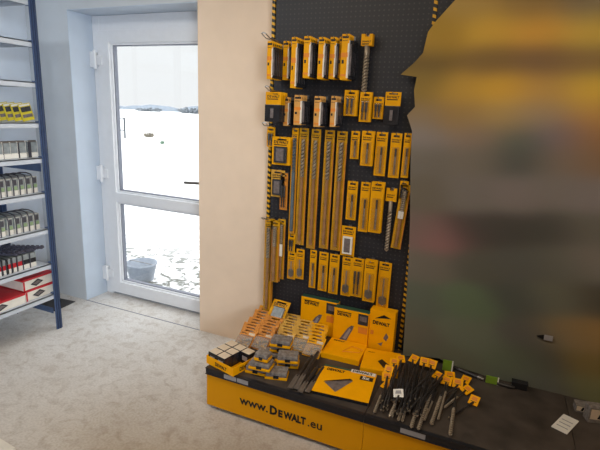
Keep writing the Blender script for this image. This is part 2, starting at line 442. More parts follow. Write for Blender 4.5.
# grey clamshell packs
for i, px in enumerate((-1, 6.5, 14, 22, 34)):
    Y = onshelf(px, 4, -.06)
    o = thing('grey_fitting_pack', 'pale grey fitting pack with a dark slot, %s from the left on its shelf' % ORD[i] if i < 4 else 'pale grey fitting pack standing apart at the right end of its shelf', 'pack', (SX-.06, Y, BZ[4]+.001), (0, 0, RZ90-.25), 'grey fittings on the shelf')
    b = MB(); b.box(-.03, .03, 0, .05, 0, .028, 'white'); b.box(-.028, .03, .004, .05, .028, .10, 'blister_grey')
    part('body', b.mesh('body', .003), o)
    c = MB(); c.box(-.03, -.012, -.004, .0, .0, .098, 'cable'); c.box(-.024, .018, -.006, .012, .095, .106, 'steel'); part('clip', c.mesh('clip'), o)
# clear packs with cable loops on two boards
def loop_pack(i, n, k, px, rowdesc, body, low):
    Y = onshelf(px, k, -.05); hw = (onshelf(px+3, k, -.05)-onshelf(px-3, k, -.05))*.5-.002
    o = thing('cable_loop_pack', 'grey-green cable loop pack, %s from left on the %s' % (ORD[i], rowdesc), 'pack', (SX-.045, Y, BZ[k]+.001), (0, 0, RZ90), 'looped packs on the %s' % rowdesc)
    b = MB(); b.box(-hw, hw, 0, .20, 0, .03, 'white'); b.box(-hw, hw, 0.002, .20, .03, .105, body); b.rect(-hw*.7, hw*.9, .034, .056, .0015, low); b.rect(-hw*.5, hw*.7, .062, .096, .0015, 'loop')
    part('body', b.mesh('body', .002), o)
    c = MB(); pts = [(-hw+.003, -.004, .0), (-hw+.003, -.005, .09), (-hw+.005, .01, .118), (-hw*.5, .06, .124), (-hw*.5, .12, .12), (-hw+.005, .17, .105)]
    c.tube(pts, .004, 'loop', 6); part('cable_loop', c.mesh('cable_loop'), o)
for i, px in enumerate((-4, 2.5, 9, 15.5, 22, 28.5, 35)):
    loop_pack(i, 7, 5, px, 'shelf below the blue end brace', 'blister_grey', 'blister_green')
for i, px in enumerate((-4, 3, 11, 18.5, 25, 31, 37)):
    loop_pack(i, 7, 6, px, 'third lowest shelf board', 'blister_grey', 'blister_green')
# red-fronted packs and black comb strips
for i, px in enumerate((-5, 0, 5, 10, 15, 20.5, 26, 33)):
    Y = onshelf(px, 7, -.05)
    red = i < 6
    o = thing('red_front_pack', ('red and white pack with a dark band, %s from the left' if red else 'grey pack with a pale base, %s from the left beside red packs') % ORD[i], 'pack', (SX-.045, Y, BZ[7]+.001), (0, 0, RZ90), 'packs on the second lowest shelf')
    b = MB(); b.box(-.0235, .0235, 0, .16, 0, .03, 'white'); b.box(-.0235, .0235, .002, .16, .03, .06, 'red' if red else 'shell'); b.box(-.0235, .0235, .002, .16, .06, .095, 'blister_grey')
    part('body', b.mesh('body'), o)
    part('band', MB().box(-.0238, -.018, -.004, -.0005, 0, .096, 'cable').mesh('band'), o)
for i in range(7):
    Y = onshelf(4+4.3*i, 7, -.12)
    o = thing('comb_strip', 'black toothed strip laid across the packs, %s from the left' % ORD[i], 'strip', (SX-.16+.0*i, Y, BZ[7]+.102+.004*(i % 2)), (0, 0, RZ90+.5), 'black strips on the second lowest shelf')
    b = MB(); b.box(-.016, .016, -.12, .12, 0, .010, 'comb')
    for q in range(8): b.box(-.02, .02, -.115+q*.03, -.10+q*.03, .010, .016, 'comb')
    part('strip_body', b.mesh('strip_body'), o)
# cartons
def redbox(loc, w, d, h, label, rz=0):
    o = thing('red_carton', label, 'box', loc, (0, 0, RZ90+rz), 'red and white cartons on the lowest shelf')
    b = MB(); b.box(-w/2, w/2, 0, d, 0, h, 'white')
    ca_ = part('carton', b.mesh('carton', .002), o)
    part('lid', MB().box(-w/2-.001, w/2+.001, -.001, d+.001, h-.012, h+.001, 'red').mesh('lid', .001), o, label='red lid')
    c = MB(); c.flat([(-.06, h*.42), (-.02, h*.12), (.035, h*.42), (-.005, h*.76)], -.0015, 'pic_dark'); c.flat([(-.045, h*.43), (-.02, h*.25), (.02, h*.43), (-.005, h*.62)], -.002, 'grey_pic')
    part('red_stripe', MB().rect(-w/2, -w/2+.012, .0, h-.013, -.0013, 'red').mesh('red_stripe'), ca_)
    part('emblem', c.mesh('emblem'), ca_)
    return o
yb = onshelf(40, 8, -.05)
redbox((SX-.04, yb, BZ[8]+.001), .21, .26, .072, 'red and white carton, lower of the two stacked on the lowest shelf')
redbox((SX-.045, yb-.005, BZ[8]+.076), .22, .27, .072, 'red and white carton, upper of the two stacked on the lowest shelf', .02)
redbox((SX-.03, yb-.105-.155-.006, BZ[8]+.001), .30, .30, .066, 'wide red-topped white carton left of the stacked pair')
pm = at(47, 304, 2, 0)
tag(part('floor_mat', MB().box(-.22, .13, -.10, .10, 0, .006, 'mat_dark').mesh('floor_mat', .002), None, (pm.x+.03, pm.y+.02, 0), (0, 0, .1)), 'dark flat mat on the concrete behind the shelving upright', 'mat')
pp = at(16, 450, 2, 0); pq = at(0, 440, 2, 0)
an = math.atan2(pp.y-pq.y, pp.x-pq.x)
tag(part('pale_board', MB().box(-.25, .0, -.4, 0, 0, .012, 'plank').mesh('pale_board', .002), None, (pp.x, pp.y, 0), (0, 0, an)), 'pale board lying flat on the floor at bottom left', 'board')

# ------------------------------------------------------------------ display platform
M['platform_top'] = mat('dark_platform_top', (70, 61, 54), .55, var=.35, scale=9)
M['strip'] = mat('black_edge_strip', (34, 34, 38), .35)
RAIL = {}
def platform(x0, x1, label, name='display_platform'):
    o = thing(name, label, 'display platform', ((x0+x1)/2, PY, 0)); w = (x1-x0)/2-.0008; dp = D-PY-.012
    part('platform_top', MB().box(-w, w, .012, dp, PZ-.03, PZ, 'platform_top').mesh('platform_top', .002), o)
    fp = MB(); fp.box(-w, w, .004, .02, .022, PZ-.034, 'yellow_panel')
    fr_ = part('front_panel', fp.mesh('front_panel', .001), o)
    for s in (-1, 1): part('side_panel', MB().box(min(s*w, s*(w-.016)), max(s*w, s*(w-.016)), .021, dp, .022, PZ-.031, 'yellow_panel').mesh('side_panel'), o)
    er = MB(); er.box(-w, w, -.004, .012, PZ-.036, PZ+.002, 'strip'); er.box(-w, w, -.008, -.004, PZ-.036, PZ-.03, 'strip'); er.box(-w, w, -.008, -.004, PZ-.004, PZ+.002, 'strip')
    o2 = part('edge_rail', er.mesh('edge_rail'), o)
    part('plinth', MB().box(-w+.03, w-.03, .05, dp-.02, 0, .0215, 'plinth').mesh('plinth'), o)
    for s in (-1, 1): part('foot', MB().lathe([(0, 0), (.016, 0), (.016, .006), (.01, .021), (0, .021)], 'greylabel', 14).mesh('foot'), o, (s*(w-.025), .03, 0))
    RAIL[o] = (o2, fr_); return o
pl1 = platform(P0, P1, 'yellow fronted display platform with web address, under the dark pegboard')
pl2 = platform(P1, P2, 'yellow fronted display platform without lettering, right of the lettered one')
pl3 = platform(P2, 1.27, 'dark topped platform end at the right edge of the photo')
mid = (P0+P1)/2
tx = MB()
tx.text('www.', -1.052-mid, .088, .162, .0025, 'black', bold=.02)
part('web_address_start', tx.mesh('web_address_start'), RAIL[pl1][1])
tx = MB(); tx.text('D', -.880-mid, .086, .041, .0025, 'black', bold=.05, hscale=1.15)
tx.text('E', -.834-mid, .086, .024, .0025, 'black', bold=.05, hscale=1.05)
tx.text('WALT', -.806-mid, .086, .118, .0025, 'black', bold=.05, hscale=1.3)
part('brand_lettering', tx.mesh('brand_lettering'), RAIL[pl1][1])
tx = MB(); tx.text('.eu', -.678-mid, .086, .072, .0025, 'black', bold=.012)
part('web_address_end', tx.mesh('web_address_end'), RAIL[pl1][1])
def rail_label(pl, px0, px1, py, xm):
    a = at(px0, py, 1, PY-.006).x-xm; b = at(px1, py+ (px1-px0)*.3, 1, PY-.006).x-xm
    part('shelf_label', MB().box(a, b, -.0065, -.0042, PZ-.029, PZ-.005, 'greylabel').mesh('shelf_label'), RAIL[pl][0], label='grey price label in the edge rail')
rail_label(pl1, 224, 236, 372, mid); rail_label(pl1, 237, 248, 378, mid)
rail_label(pl2, 400, 425, 433, (P1+P2)/2)

# ------------------------------------------------------------------ display board (pegboard)
def peg_material():
    m = bpy.data.materials.new('black_pegboard'); m.use_nodes = True
    nt = m.node_tree; n = nt.nodes; L = nt.links; bs = n['Principled BSDF']
    tc = n.new('ShaderNodeTexCoord'); sp = n.new('ShaderNodeSeparateXYZ'); L.new(tc.outputs['Object'], sp.inputs[0])
    def cell(sock):
        d = n.new('ShaderNodeMath'); d.operation = 'DIVIDE'; d.inputs[1].default_value = .0245; L.new(sock, d.inputs[0])
        f = n.new('ShaderNodeMath'); f.operation = 'FRACT'; L.new(d.outputs[0], f.inputs[0])
        s = n.new('ShaderNodeMath'); s.operation = 'SUBTRACT'; s.inputs[1].default_value = .5; L.new(f.outputs[0], s.inputs[0])
        p = n.new('ShaderNodeMath'); p.operation = 'POWER'; p.inputs[1].default_value = 2; L.new(s.outputs[0], p.inputs[0]); return p
    a, b = cell(sp.outputs['X']), cell(sp.outputs['Z'])
    s = n.new('ShaderNodeMath'); s.operation = 'ADD'; L.new(a.outputs[0], s.inputs[0]); L.new(b.outputs[0], s.inputs[1])
    g = n.new('ShaderNodeMath'); g.operation = 'LESS_THAN'; g.inputs[1].default_value = .03; L.new(s.outputs[0], g.inputs[0])
    mx = n.new('ShaderNodeMix'); mx.data_type = 'RGBA'; L.new(g.outputs[0], mx.inputs['Factor'])
    mx.inputs['A'].default_value = (*srgb(31, 31, 37), 1); mx.inputs['B'].default_value = (*srgb(58, 56, 55), 1)
    L.new(mx.outputs['Result'], bs.inputs['Base Color']); bs.inputs['Roughness'].default_value = .5
    return m
M['peg'] = peg_material()
def hazard_material():
    m = bpy.data.materials.new('hazard_stripe'); m.use_nodes = True
    nt = m.node_tree; n = nt.nodes; L = nt.links; bs = n['Principled BSDF']
    tc = n.new('ShaderNodeTexCoord'); sp = n.new('ShaderNodeSeparateXYZ'); L.new(tc.outputs['Object'], sp.inputs[0])
    a = n.new('ShaderNodeMath'); a.operation = 'MULTIPLY_ADD'; a.inputs[1].default_value = .35; L.new(sp.outputs['X'], a.inputs[0]); L.new(sp.outputs['Z'], a.inputs[2])
    d = n.new('ShaderNodeMath'); d.operation = 'DIVIDE'; d.inputs[1].default_value = .031; L.new(a.outputs[0], d.inputs[0])
    f = n.new('ShaderNodeMath'); f.operation = 'FRACT'; L.new(d.outputs[0], f.inputs[0])
    g = n.new('ShaderNodeMath'); g.operation = 'LESS_THAN'; g.inputs[1].default_value = .52; L.new(f.outputs[0], g.inputs[0])
    mx = n.new('ShaderNodeMix'); mx.data_type = 'RGBA'; L.new(g.outputs[0], mx.inputs['Factor'])
    mx.inputs['A'].default_value = (*srgb(226, 168, 24), 1); mx.inputs['B'].default_value = (*srgb(26, 25, 26), 1)
    L.new(mx.outputs['Result'], bs.inputs['Base Color']); bs.inputs['Roughness'].default_value = .45
    return m
M['hazard'] = hazard_material()
BH = 2.48
bx = (BX0+BX1)/2; bw = (BX1-BX0)/2
brd = thing('display_board', 'tall black perforated pegboard with yellow and black striped edges', 'pegboard', (bx, DB, PZ))
part('peg_panel', MB().box(-bw+.022, bw-.017, 0, .03, .0, BH-PZ, 'peg').mesh('peg_panel'), brd)
for s in (-1, 1):
    part('striped_edge', MB().box(min(s*bw, s*(bw-.017)), max(s*bw, s*(bw-.017)), -.004, .034, .0, BH-PZ, 'hazard').mesh('striped_edge'), brd, label='yellow and black striped edge')

brd2 = thing('display_board', 'plain black perforated pegboard standing behind the blurred sheet', 'pegboard', (BX1+.445, DB, PZ))
part('peg_panel', MB().box(-.443, .443, 0, .03, .0, BH-PZ, 'peg').mesh('peg_panel'), brd2)
# ------------------------------------------------------------------ hanging packs
MESH = {}
def memo(key, fn):
    if key not in MESH: MESH[key] = fn()
    return MESH[key]
def card_mb(w, h, t, body='yellow', logo=True):
    b = MB(); sw, s0, s1 = w*.28, h-.020, h-.010
    if h < .07: s0, s1 = h-.013, h-.006
    b.box(-w/2, w/2, 0, t, 0, s0, body); b.box(-w/2, -sw, 0, t, s0, s1, body); b.box(sw, w/2, 0, t, s0, s1, body); b.box(-w/2, w/2, 0, t, s1, h, body)
    if logo:
        b.text('D', -w*.40, s0-.018, w*.14, -.0006, 'black', bold=.04); b.text('E', -w*.24, s0-.018, w*.09, -.0006, 'black', bold=.04); b.text('WALT', -w*.13, s0-.018, w*.52, -.0006, 'black', bold=.04)
        b.rect(-w*.40, w*.30, s0-.027, s0-.022, -.0006, 'black')
    return b
def hang(x0, x1, y0, y1, style, n, label, cat, row, lean=0, hook=True, extra=.02, space=.022, body='yellow', pic='pic_dark'):
    t = {'blade': .017, 'clam': .02}.get(style, .003)
    sp = max(space, t+.004)
    if style in ('drill', 'spade', 'driver', 'long', 'kit'): t = .003; sp = max(space, .016)
    Yf = DB-.022-(n-1)*sp-t
    pm_ = at((x0+x1)/2, (y0+y1)/2, 1, Yf); X = pm_.x
    w = at(x1, (y0+y1)/2, 1, Yf).x-at(x0, (y0+y1)/2, 1, Yf).x
    zt = at((x0+x1)/2, y0, 1, Yf).z; zb = at((x0+x1)/2, y1, 1, Yf).z; h = zt-zb
    wq, hq = round(w, 3), round(h, 3)
    roots = []
    for i in range(n):
        lab = label if i == 0 else label.rstrip()+', '+ORD[i]+' on its hook'
        o = thing('hanging_'+{'blade': 'blade_pack', 'clam': 'clamshell_pack', 'drill': 'drill_bit_card', 'spade': 'spade_bit_card', 'driver': 'screwdriver_bit_card', 'long': 'long_bit_card', 'kit': 'bit_kit_card', 'hammer': 'hammer_drill_bit'}[style], lab, cat, (X, Yf+i*sp, zb), (0, math.radians(lean), 0), row); roots.append(o)
        if style == 'blade':
            def mk():
                b = card_mb(wq*.7, hq, .002, body, False)
                for v in range(len(b.v)): b.v[v] = (b.v[v][0]-wq*.15, b.v[v][1], b.v[v][2])
                b.text('DEWALT', -wq*.44, hq-.034, wq*.5, -.0006, 'black', bold=.03); b.rect(-wq*.46, wq*.1, hq-.020, hq-.010, -.0006, 'black')
                b.rect(-wq*.48, wq*.12, hq*.50, hq*.60, -.0006, 'orange'); b.rect(-wq*.42, -wq*.22, hq*.36, hq*.44, -.0006, 'black'); b.rect(-wq*.45, wq*.1, hq*.08, hq*.13, -.0006, 'orange'); b.rect(wq*.06, wq*.17, hq*.04, hq*.8, -.0006, 'white')
                return b.mesh('card')
            part('card', memo(('bc', wq, hq, body), mk), o)
            part('shell', memo(('bs', wq, hq), lambda: MB().box(-wq*.48, wq*.5, .0025, .016, .004, hq-.03, 'shell').mesh('shell', .002)), o)
            def mk2():
                b = MB(); b.prism([(wq*.26, hq*.1), (wq*.46, hq*.1), (wq*.46, hq*.6), (wq*.38, hq*.78), (wq*.26, hq*.78)], -.006, .002, 'grey_pic'); b.box(wq*.2, wq*.24, -.003, .002, .01, hq-.03, 'white'); return b.mesh('blade')
            part('blade', memo(('bb', wq, hq), mk2), o)
        elif style in ('drill', 'spade', 'driver', 'kit'):
            part('card', memo(('dc', wq, hq, body), lambda: card_mb(wq, hq, .002, body).mesh('card')), o)
            hb = hq*.62; r = min(.006, wq*.14)
            def mk():
                b = MB(); z0, z1 = hq*.08, hq*.66; T = Matrix.Translation((wq*.06, -r-.001, 0))
                if style == 'drill':
                    b.flute(z0, z0+(z1-z0)*.7, r, max(3, (z1-z0)/.022), 'bit', T); b.tube([(wq*.06, -r-.001, z0+(z1-z0)*.7), (wq*.06, -r-.001, z1)], r*.8, 'bit_dark', 8)
                elif style == 'spade':
                    b.tube([(0, -r-.001, z0+.04), (0, -r-.001, z1)], r*.6, 'bit', 6); b.prism([(-wq*.3, z0+.012), (0, z0), (wq*.3, z0+.012), (wq*.3, z0+.045), (.004, z0+.055), (-.004, z0+.055), (-wq*.3, z0+.045)], -r-.003, -r+.001, 'steel')
                elif style == 'driver':
                    for q in (-.2, .12): b.tube([(q*wq, -r-.001, z0), (q*wq, -r-.001, z0+(z1-z0)*.4), (q*wq, -r-.001, z0+(z1-z0)*.5), (q*wq, -r-.001, z1)], [r*.55, r*.55, r, r], 'bit_dark', 6)
                else:
                    b.box(-wq*.34, wq*.34, -.012, -.001, z0, z1, pic); b.box(-wq*.22, wq*.2, -.014, -.012, z0+.01, z1-.01, 'grey_pic')
                return b.mesh('bit')
            part('drill_bit' if style != 'kit' else 'bit_case', memo((style, wq, hq, pic), mk), o)
            if style != 'kit':
                part('blister', memo(('bl', wq, hq), lambda: MB().box(-wq*.3, wq*.36, -2*r-.004, -.0005, hq*.05, hq*.69, 'clear').mesh('blister', .002)), o)
        elif style == 'long':
            part('card', memo(('lc', wq, hq, body), lambda: card_mb(wq, hq, .003, body).mesh('card')), o)
            def mk():
                b = MB(); r = wq*.13; T = Matrix.Translation((wq*.02, -r-.001, 0))
                b.flute(hq*.60, hq*.91, r*(1.7 if body == 'yellow_deep' else 2.2), 5, 'bit' if body == 'yellow_deep' else 'blue_strip', T); b.tube([(wq*.02, -r-.001, hq*.04), (wq*.02, -r-.001, hq*.60)], r*(1.2 if body == 'yellow_deep' else 2.2), 'brown_tube' if body == 'yellow_deep' else 'blue_strip', 8); b.rect(wq*.38, wq*.5, 0, hq*.9, -.0006, 'orange_card'); return b.mesh('bit')
            part('drill_bit', memo(('lb', wq, hq), mk), o)
            part('sleeve', memo(('ls', wq, hq), lambda: MB().box(-wq*.28, wq*.32, -wq*.3-.002, -.0005, .006, hq*.93, 'clear').mesh('sleeve', .002)), o)
        elif style == 'clam':
            def mk():
                b = card_mb(wq, hq*.42, .002, body); 
                for v in range(len(b.v)): b.v[v] = (b.v[v][0], b.v[v][1], b.v[v][2]+hq*.58)
                return b.mesh('card')
            part('card', memo(('cc', wq, hq), mk), o)
            def mk2():
                b = MB(); b.box(-wq*.48, wq*.48, -.012, .006, 0, hq*.58, 'shell'); b.box(-wq*.12, wq*.12, -.016, -.012, hq*.12, hq*.46, 'grey_pic'); return b.mesh('case', .002)
            part('bit_case', memo(('cs', wq, hq), mk2), o)
        elif style == 'hammer':
            th = hq*.2 if hq > .25 else hq*.16
            def mk():
                b = MB(); b.box(-wq*.5, wq*.5, -.006, .006, hq-th, hq-.012, body); b.box(-wq*.5, -wq*.2, -.006, .006, hq-.012, hq, body); b.box(wq*.2, wq*.5, -.006, .006, hq-.012, hq, body)
                b.text('DEWALT', -wq*.4, hq-.04, wq*.8, -.0066, 'black', bold=.03); b.rect(-wq*.4, wq*.2, hq-.05, hq-.045, -.0066, 'black'); return b.mesh('header')
            part('header', memo(('hh', wq, hq), mk), o)
            r = .0125
            part('shank', memo(('hs', hq), lambda: MB().tube([(0, 0, hq*.62), (0, 0, hq*.64), (0, 0, hq-th+.002)], [r*.7, r*.85, r*.85], 'bit', 10).mesh('shank', smooth=True)), o)
            def mk2():
                b = MB(); b.flute(.012, hq*.62, r, (hq*.62)/.035, 'bit', None); b.prism([(-r, .012), (0, 0), (r, .012)], -.003, .003, 'tip'); return b.mesh('spiral')
            part('spiral', memo(('hp', hq), mk2), o)
    if hook:
        hz = zt-.012
        o = thing('peg_hook', 'steel hook for the '+label, 'hook', (X, DB, hz), (0, 0, 0), 'hooks in the '+row)
        L_ = DB-Yf+extra
        pr = MB(); pr.tube([(0, 0, 0), (0, -L_*.9, .002), (0, -L_, .012)], .0022, 'wire', 6)
        if extra > .06:
            pr = MB(); e_ = .011
            pr.tube([(-e_, -.004, .018), (-e_, -L_*.8, .02), (-e_, -L_, .035), (0, -L_-.008, .038), (e_, -L_, .035), (e_, -L_*.8, .02), (e_, -.004, .018), (0, -.004, 0), (0, -L_*.6, .001)], .0024, 'wire', 6)
        part('prong', pr.mesh('prong'), o)
        part('base_clip', MB().box(-.009, .009, -.004, -.0005, -.006, .014, 'wire').mesh('base_clip'), o)
    return roots

R1 = 'top row of blade packs'
row1 = [(267, 275, 41, 79, 6, .09), (283, 291, 41, 80, 2, .02), (291, 299, 37, 88, 5, .02), (303.5, 313, 36, 78, 5, .02), (318, 327, 37, 79, 5, .02), (329.5, 338, 37, 79, 4, .02), (338.5, 344.5, 37, 78, 3, .02), (341, 352, 34, 80, 4, .02)]
for i, (a, b, c, d, n, ex) in enumerate(row1):
    hang(a, b, c, d, 'blade', n, 'yellow and black blade pack, %s from left in top row' % ORD[i], 'blade pack', R1, extra=ex, body='yellow')
hang(360, 371, 34, 92, 'hammer', 2, 'hammer drill bit with yellow header, right end of top row', 'drill bit', R1)
R2 = 'second row of packs'
hang(265.5, 281, 92, 122, 'clam', 4, 'dark clamshell with yellow top, left end of second row', 'bit set', R2, extra=.08)
for i, (a, b, c, d, n) in enumerate([(283.6, 291, 97, 126, 2), (294, 305, 95, 125, 4), (314, 323.5, 96, 127, 4), (330.5, 338.5, 96, 127, 4)]):
    hang(a, b, c, d, 'blade', n, 'short tan blade pack, %s from left in second row' % ORD[i], 'blade pack', R2, body='tan_card')
hang(344, 357, 90, 116, 'driver', 2, 'yellow card with two short bits, middle of second row', 'bit card', R2)
hang(359.5, 371, 92, 122, 'driver', 2, 'taller yellow card of bits, right of the middle in second row', 'bit card', R2)
hang(373, 383.5, 97, 119, 'driver', 1, 'small low yellow card beside the dark clamshell, second row', 'bit card', R2)
hang(384.5, 400, 92, 125, 'clam', 1, 'yellow topped dark clamshell, right end of second row', 'bit set', R2)
R3 = 'row of long yellow cards'
hang(267, 275, 127, 147, 'driver', 1, 'small yellow card at the striped left edge, third row', 'bit card', R3, extra=.09)
hang(272, 290, 137, 165, 'kit', 2, 'wide yellow card with dark case picture, left of long cards', 'bit card', R3)
hang(290.3, 296.5, 128, 235, 'long', 1, 'long blue-grey and yellow card, first of the long cards', 'bit card', R3)
for i, (a, b, c, d) in enumerate([(297.3, 306.3, 128, 245), (309, 318, 129, 249), (322, 331.5, 130, 249), (333.8, 343.8, 131, 251)]):
    hang(a, b, c, d, 'long', 1, 'long yellow bit card, %s of the tall yellow strips' % ORD[i], 'bit card', R3, body='yellow_deep')
for i, (a, b, c, d, st, n) in enumerate([(350.6, 359.3, 131, 159, 'drill', 1), (361, 373, 131, 166, 'drill', 2), (375, 386.5, 132, 176, 'drill', 1), (389.5, 400.5, 133, 178, 'drill', 1), (402.5, 410, 133, 178, 'drill', 1)]):
    hang(a, b, c, d, st, n, 'yellow drill card, %s one right of the tall strips' % ORD[i], 'bit card', R3)
R4 = 'fourth row of cards'
hang(271, 284.5, 170, 197, 'kit', 1, 'pale yellow card with dark blister, left end of fourth row', 'bit card', R4, body='straw')
hang(280, 287.5, 173, 210, 'driver', 1, 'narrow orange card overlapping the pale card, fourth row', 'bit card', R4, body='orange_card', extra=.04, space=.03)
for i, (a, b, c, d, n) in enumerate([(346.6, 356.8, 181, 220, 1), (359.5, 369, 182, 232, 1), (369.5, 382.5, 182, 233, 2)]):
    hang(a, b, c, d, 'drill', n, 'yellow drill card, %s from left in fourth row' % ORD[i], 'bit card', R4)
hang(384, 394.5, 188, 252, 'hammer', 1, 'spiral hammer bit with yellow header in fourth row', 'drill bit', R4)
lean_card = hang(393.5, 403.5, 184, 249, 'long', 1, 'long leaning yellow card with white sticker, right end of fourth row', 'bit card', R4, lean=4, body='yellow_deep')
hang(399.5, 408, 181, 199, 'driver', 1, 'short yellow card behind the leaning card, fourth row', 'bit card', R4)
part('price_sticker', MB().box(-.014, .014, -.016, -.014, .17, .21, 'white').mesh('price_sticker'), lean_card[0], label='white price sticker')
R5 = 'lowest row of cards'
for i, (a, b, c, d, n) in enumerate([(264, 271.5, 219, 312, 2), (270, 279, 221, 282, 2), (277.5, 284.5, 219, 279, 1)]):
    low_cards = hang(a, b, c, d, 'long', n, 'long yellow card, %s in the stack at lower left edge' % ORD[i], 'bit card', R5, extra=.08 if i == 0 else .02, body='yellow_deep')
part('price_sticker', MB().box(-.016, .016, -.018, -.016, .15, .225, 'white').mesh('price_sticker'), low_cards[0], label='white price sticker')
hang(288, 295, 234, 252, 'driver', 1, 'small card above the two spade bit cards', 'bit card', R5)
for i, (a, b, c, d, st, n) in enumerate([(287.5, 295.5, 252, 279, 'spade', 1), (296, 304, 249, 279, 'spade', 1), (309.5, 316, 250, 288, 'drill', 1), (318.5, 327.5, 252, 291, 'drill', 1), (329, 338.5, 254, 294, 'drill', 1), (341.5, 351.5, 257, 296, 'spade', 1), (351.5, 363, 258, 297, 'driver', 1), (363.5, 375.5, 260, 302, 'spade', 2), (377.5, 390, 262, 309, 'spade', 1)]):
    hang(a, b, c, d, st, n, 'yellow bit card, %s from left in lowest row' % ORD[i], 'bit card', R5)
hang(341, 355, 226, 256, 'kit', 1, 'yellow card with white panel above the lowest row', 'bit card', R5, pic='white')

# ------------------------------------------------------------------ stand-in for the blurred right half of the display: a tall soft-coloured sheet
TINT = [(432, 40, 183, 145, 67), (418, 80, 145, 120, 65), (470, 5, 193, 159, 92), (530, 5, 170, 141, 90), (590, 5, 154, 141, 115), (440, 30, 175, 140, 61),
 (490, 30, 229, 182, 78), (540, 30, 245, 185, 84), (595, 30, 246, 209, 96), (425, 62, 113, 94, 62), (490, 60, 140, 113, 73), (540, 60, 140, 113, 86),
 (590, 60, 161, 132, 91), (420, 90, 147, 121, 64), (460, 90, 202, 159, 73), (505, 90, 232, 180, 71), (545, 90, 211, 166, 96), (595, 90, 249, 207, 85),
 (420, 115, 147, 125, 95), (460, 115, 164, 132, 83), (500, 115, 192, 160, 99), (540, 115, 180, 158, 127), (595, 115, 216, 164, 93), (420, 135, 142, 132, 125),
 (480, 135, 149, 129, 112), (520, 138, 107, 115, 103), (560, 135, 137, 126, 138), (595, 138, 179, 132, 83), (420, 158, 119, 111, 100), (480, 158, 126, 117, 105),
 (520, 158, 93, 96, 90), (560, 158, 140, 128, 117), (595, 160, 154, 125, 98), (425, 195, 113, 104, 90), (470, 195, 126, 118, 110), (520, 195, 136, 126, 121),
 (560, 190, 137, 130, 123), (595, 195, 147, 138, 136), (420, 230, 117, 103, 93), (437, 237, 151, 108, 105), (465, 232, 88, 78, 73), (500, 230, 84, 80, 74),
 (550, 230, 87, 85, 79), (595, 230, 120, 116, 106), (425, 265, 116, 109, 97), (480, 265, 98, 96, 85), (520, 265, 99, 98, 91), (560, 265, 110, 109, 98),
 (595, 262, 136, 129, 120), (420, 300, 101, 106, 91), (470, 303, 104, 117, 91), (520, 300, 89, 91, 83), (560, 300, 118, 117, 100), (598, 303, 89, 83, 72),
 (415, 335, 108, 104, 89), (470, 335, 113, 117, 98), (530, 335, 100, 97, 89), (570, 335, 140, 122, 90), (598, 335, 164, 129, 78), (415, 355, 109, 106, 88),
 (450, 360, 109, 109, 89), (520, 362, 109, 116, 92), (540, 362, 89, 85, 77), (592, 365, 130, 111, 66), (530, 385, 108, 112, 96), (545, 388, 98, 94, 89),
 (592, 390, 124, 121, 82)]
TINT_GAIN = 1.0  # the tints above are offset to cancel the lamp falloff
PYB = 2.38
OUT = [(455.7, 0), (450, 6), (436, 21), (428, 32), (423, 53), (414, 63), (400.7, 74.6), (416.7, 77.0), (414, 90.6), (415, 107), (407, 115.5), (412, 131), (410.5, 160), (410, 220), (408.5, 262), (405.5, 310), (404, 340), (403, 352), (402, 362)]
pts3 = [(at(x, y, 1, PYB), c) for x, y, *c in TINT]
pts3 = [(p.x, p.z, [v for v in srgb(*c)]) for p, c in pts3]
def tint(X, Z):
    a = [0, 0, 0]; s = 0
    for px, pz, c in pts3:
        w = math.exp(-((X-px)**2/(2*.085**2)+(Z-pz)**2/(2*.05**2)))+1e-9/((X-px)**2+(Z-pz)**2+.01); s += w
        for k in range(3): a[k] += w*c[k]
    return [min(.95, v/s*TINT_GAIN) for v in a]
outl = [(at(x, y, 1, PYB)) for x, y in OUT]; outl = [(p.z, p.x) for p in outl]
def left(z):
    if z >= outl[0][0]: return outl[0][1]+(z-outl[0][0])*.35
    for (z0, x0), (z1, x1) in zip(outl, outl[1:]):
        if z1 <= z <= z0: return x0+(x1-x0)*((z0-z)/max(1e-6, z0-z1))
    return outl[-1][1]
zs = sorted(set([round(PZ+i*(BH-PZ)/110, 4) for i in range(111)]+[round(z, 4) for z, x in outl if z > PZ]))
BOT = [(404, 356), (425, 357), (440, 358.5), (446, 363), (470, 371), (497, 379.5), (520, 386), (527, 391), (545, 396), (575, 403), (600, 408)]
BOT = [at(x, y, 1, PYB) for x, y in BOT]
def bottom(X):
    for a, b in zip(BOT, BOT[1:]):
        if X <= b.x:
            t = max(0, (X-a.x)/(b.x-a.x)); return max(PZ+.0005, a.z+(b.z-a.z)*t)
    return PZ+.0005
vs = []; fs = []; cols = []; NC = 60
for y_ in (PYB, PYB+.012):
    for z in zs:
        xl = left(z); xr = .70
        for j in range(NC+1):
            X = xl+(xr-xl)*j/NC; zz = bottom(X); zz = zz+(z-PZ)*(BH-zz)/(BH-PZ); vs.append((X, y_, zz)); cols.append(tint(X, zz))
nr = len(zs); st = NC+1
for q in (0, 1):
    o_ = q*nr*st
    for i in range(nr-1):
        for j in range(NC):
            f_ = (o_+i*st+j, o_+i*st+j+1, o_+(i+1)*st+j+1, o_+(i+1)*st+j); fs.append(f_ if q == 0 else f_[::-1])
o_ = nr*st
for i in range(nr-1):
    for j in (0, NC): fs.append((i*st+j, (i+1)*st+j, o_+(i+1)*st+j, o_+i*st+j))
for j in range(NC):
    for i in (0, nr-1): fs.append((i*st+j, i*st+j+1, o_+i*st+j+1, o_+i*st+j))
me = bpy.data.meshes.new('blurred_panel'); me.from_pydata(vs, [], fs)
ca = me.color_attributes.new('tint', 'FLOAT_COLOR', 'POINT')
for i, c in enumerate(cols): ca.data[i].color = (*c, 1)
m = bpy.data.materials.new('soft_blurred_stand_in'); m.use_nodes = True
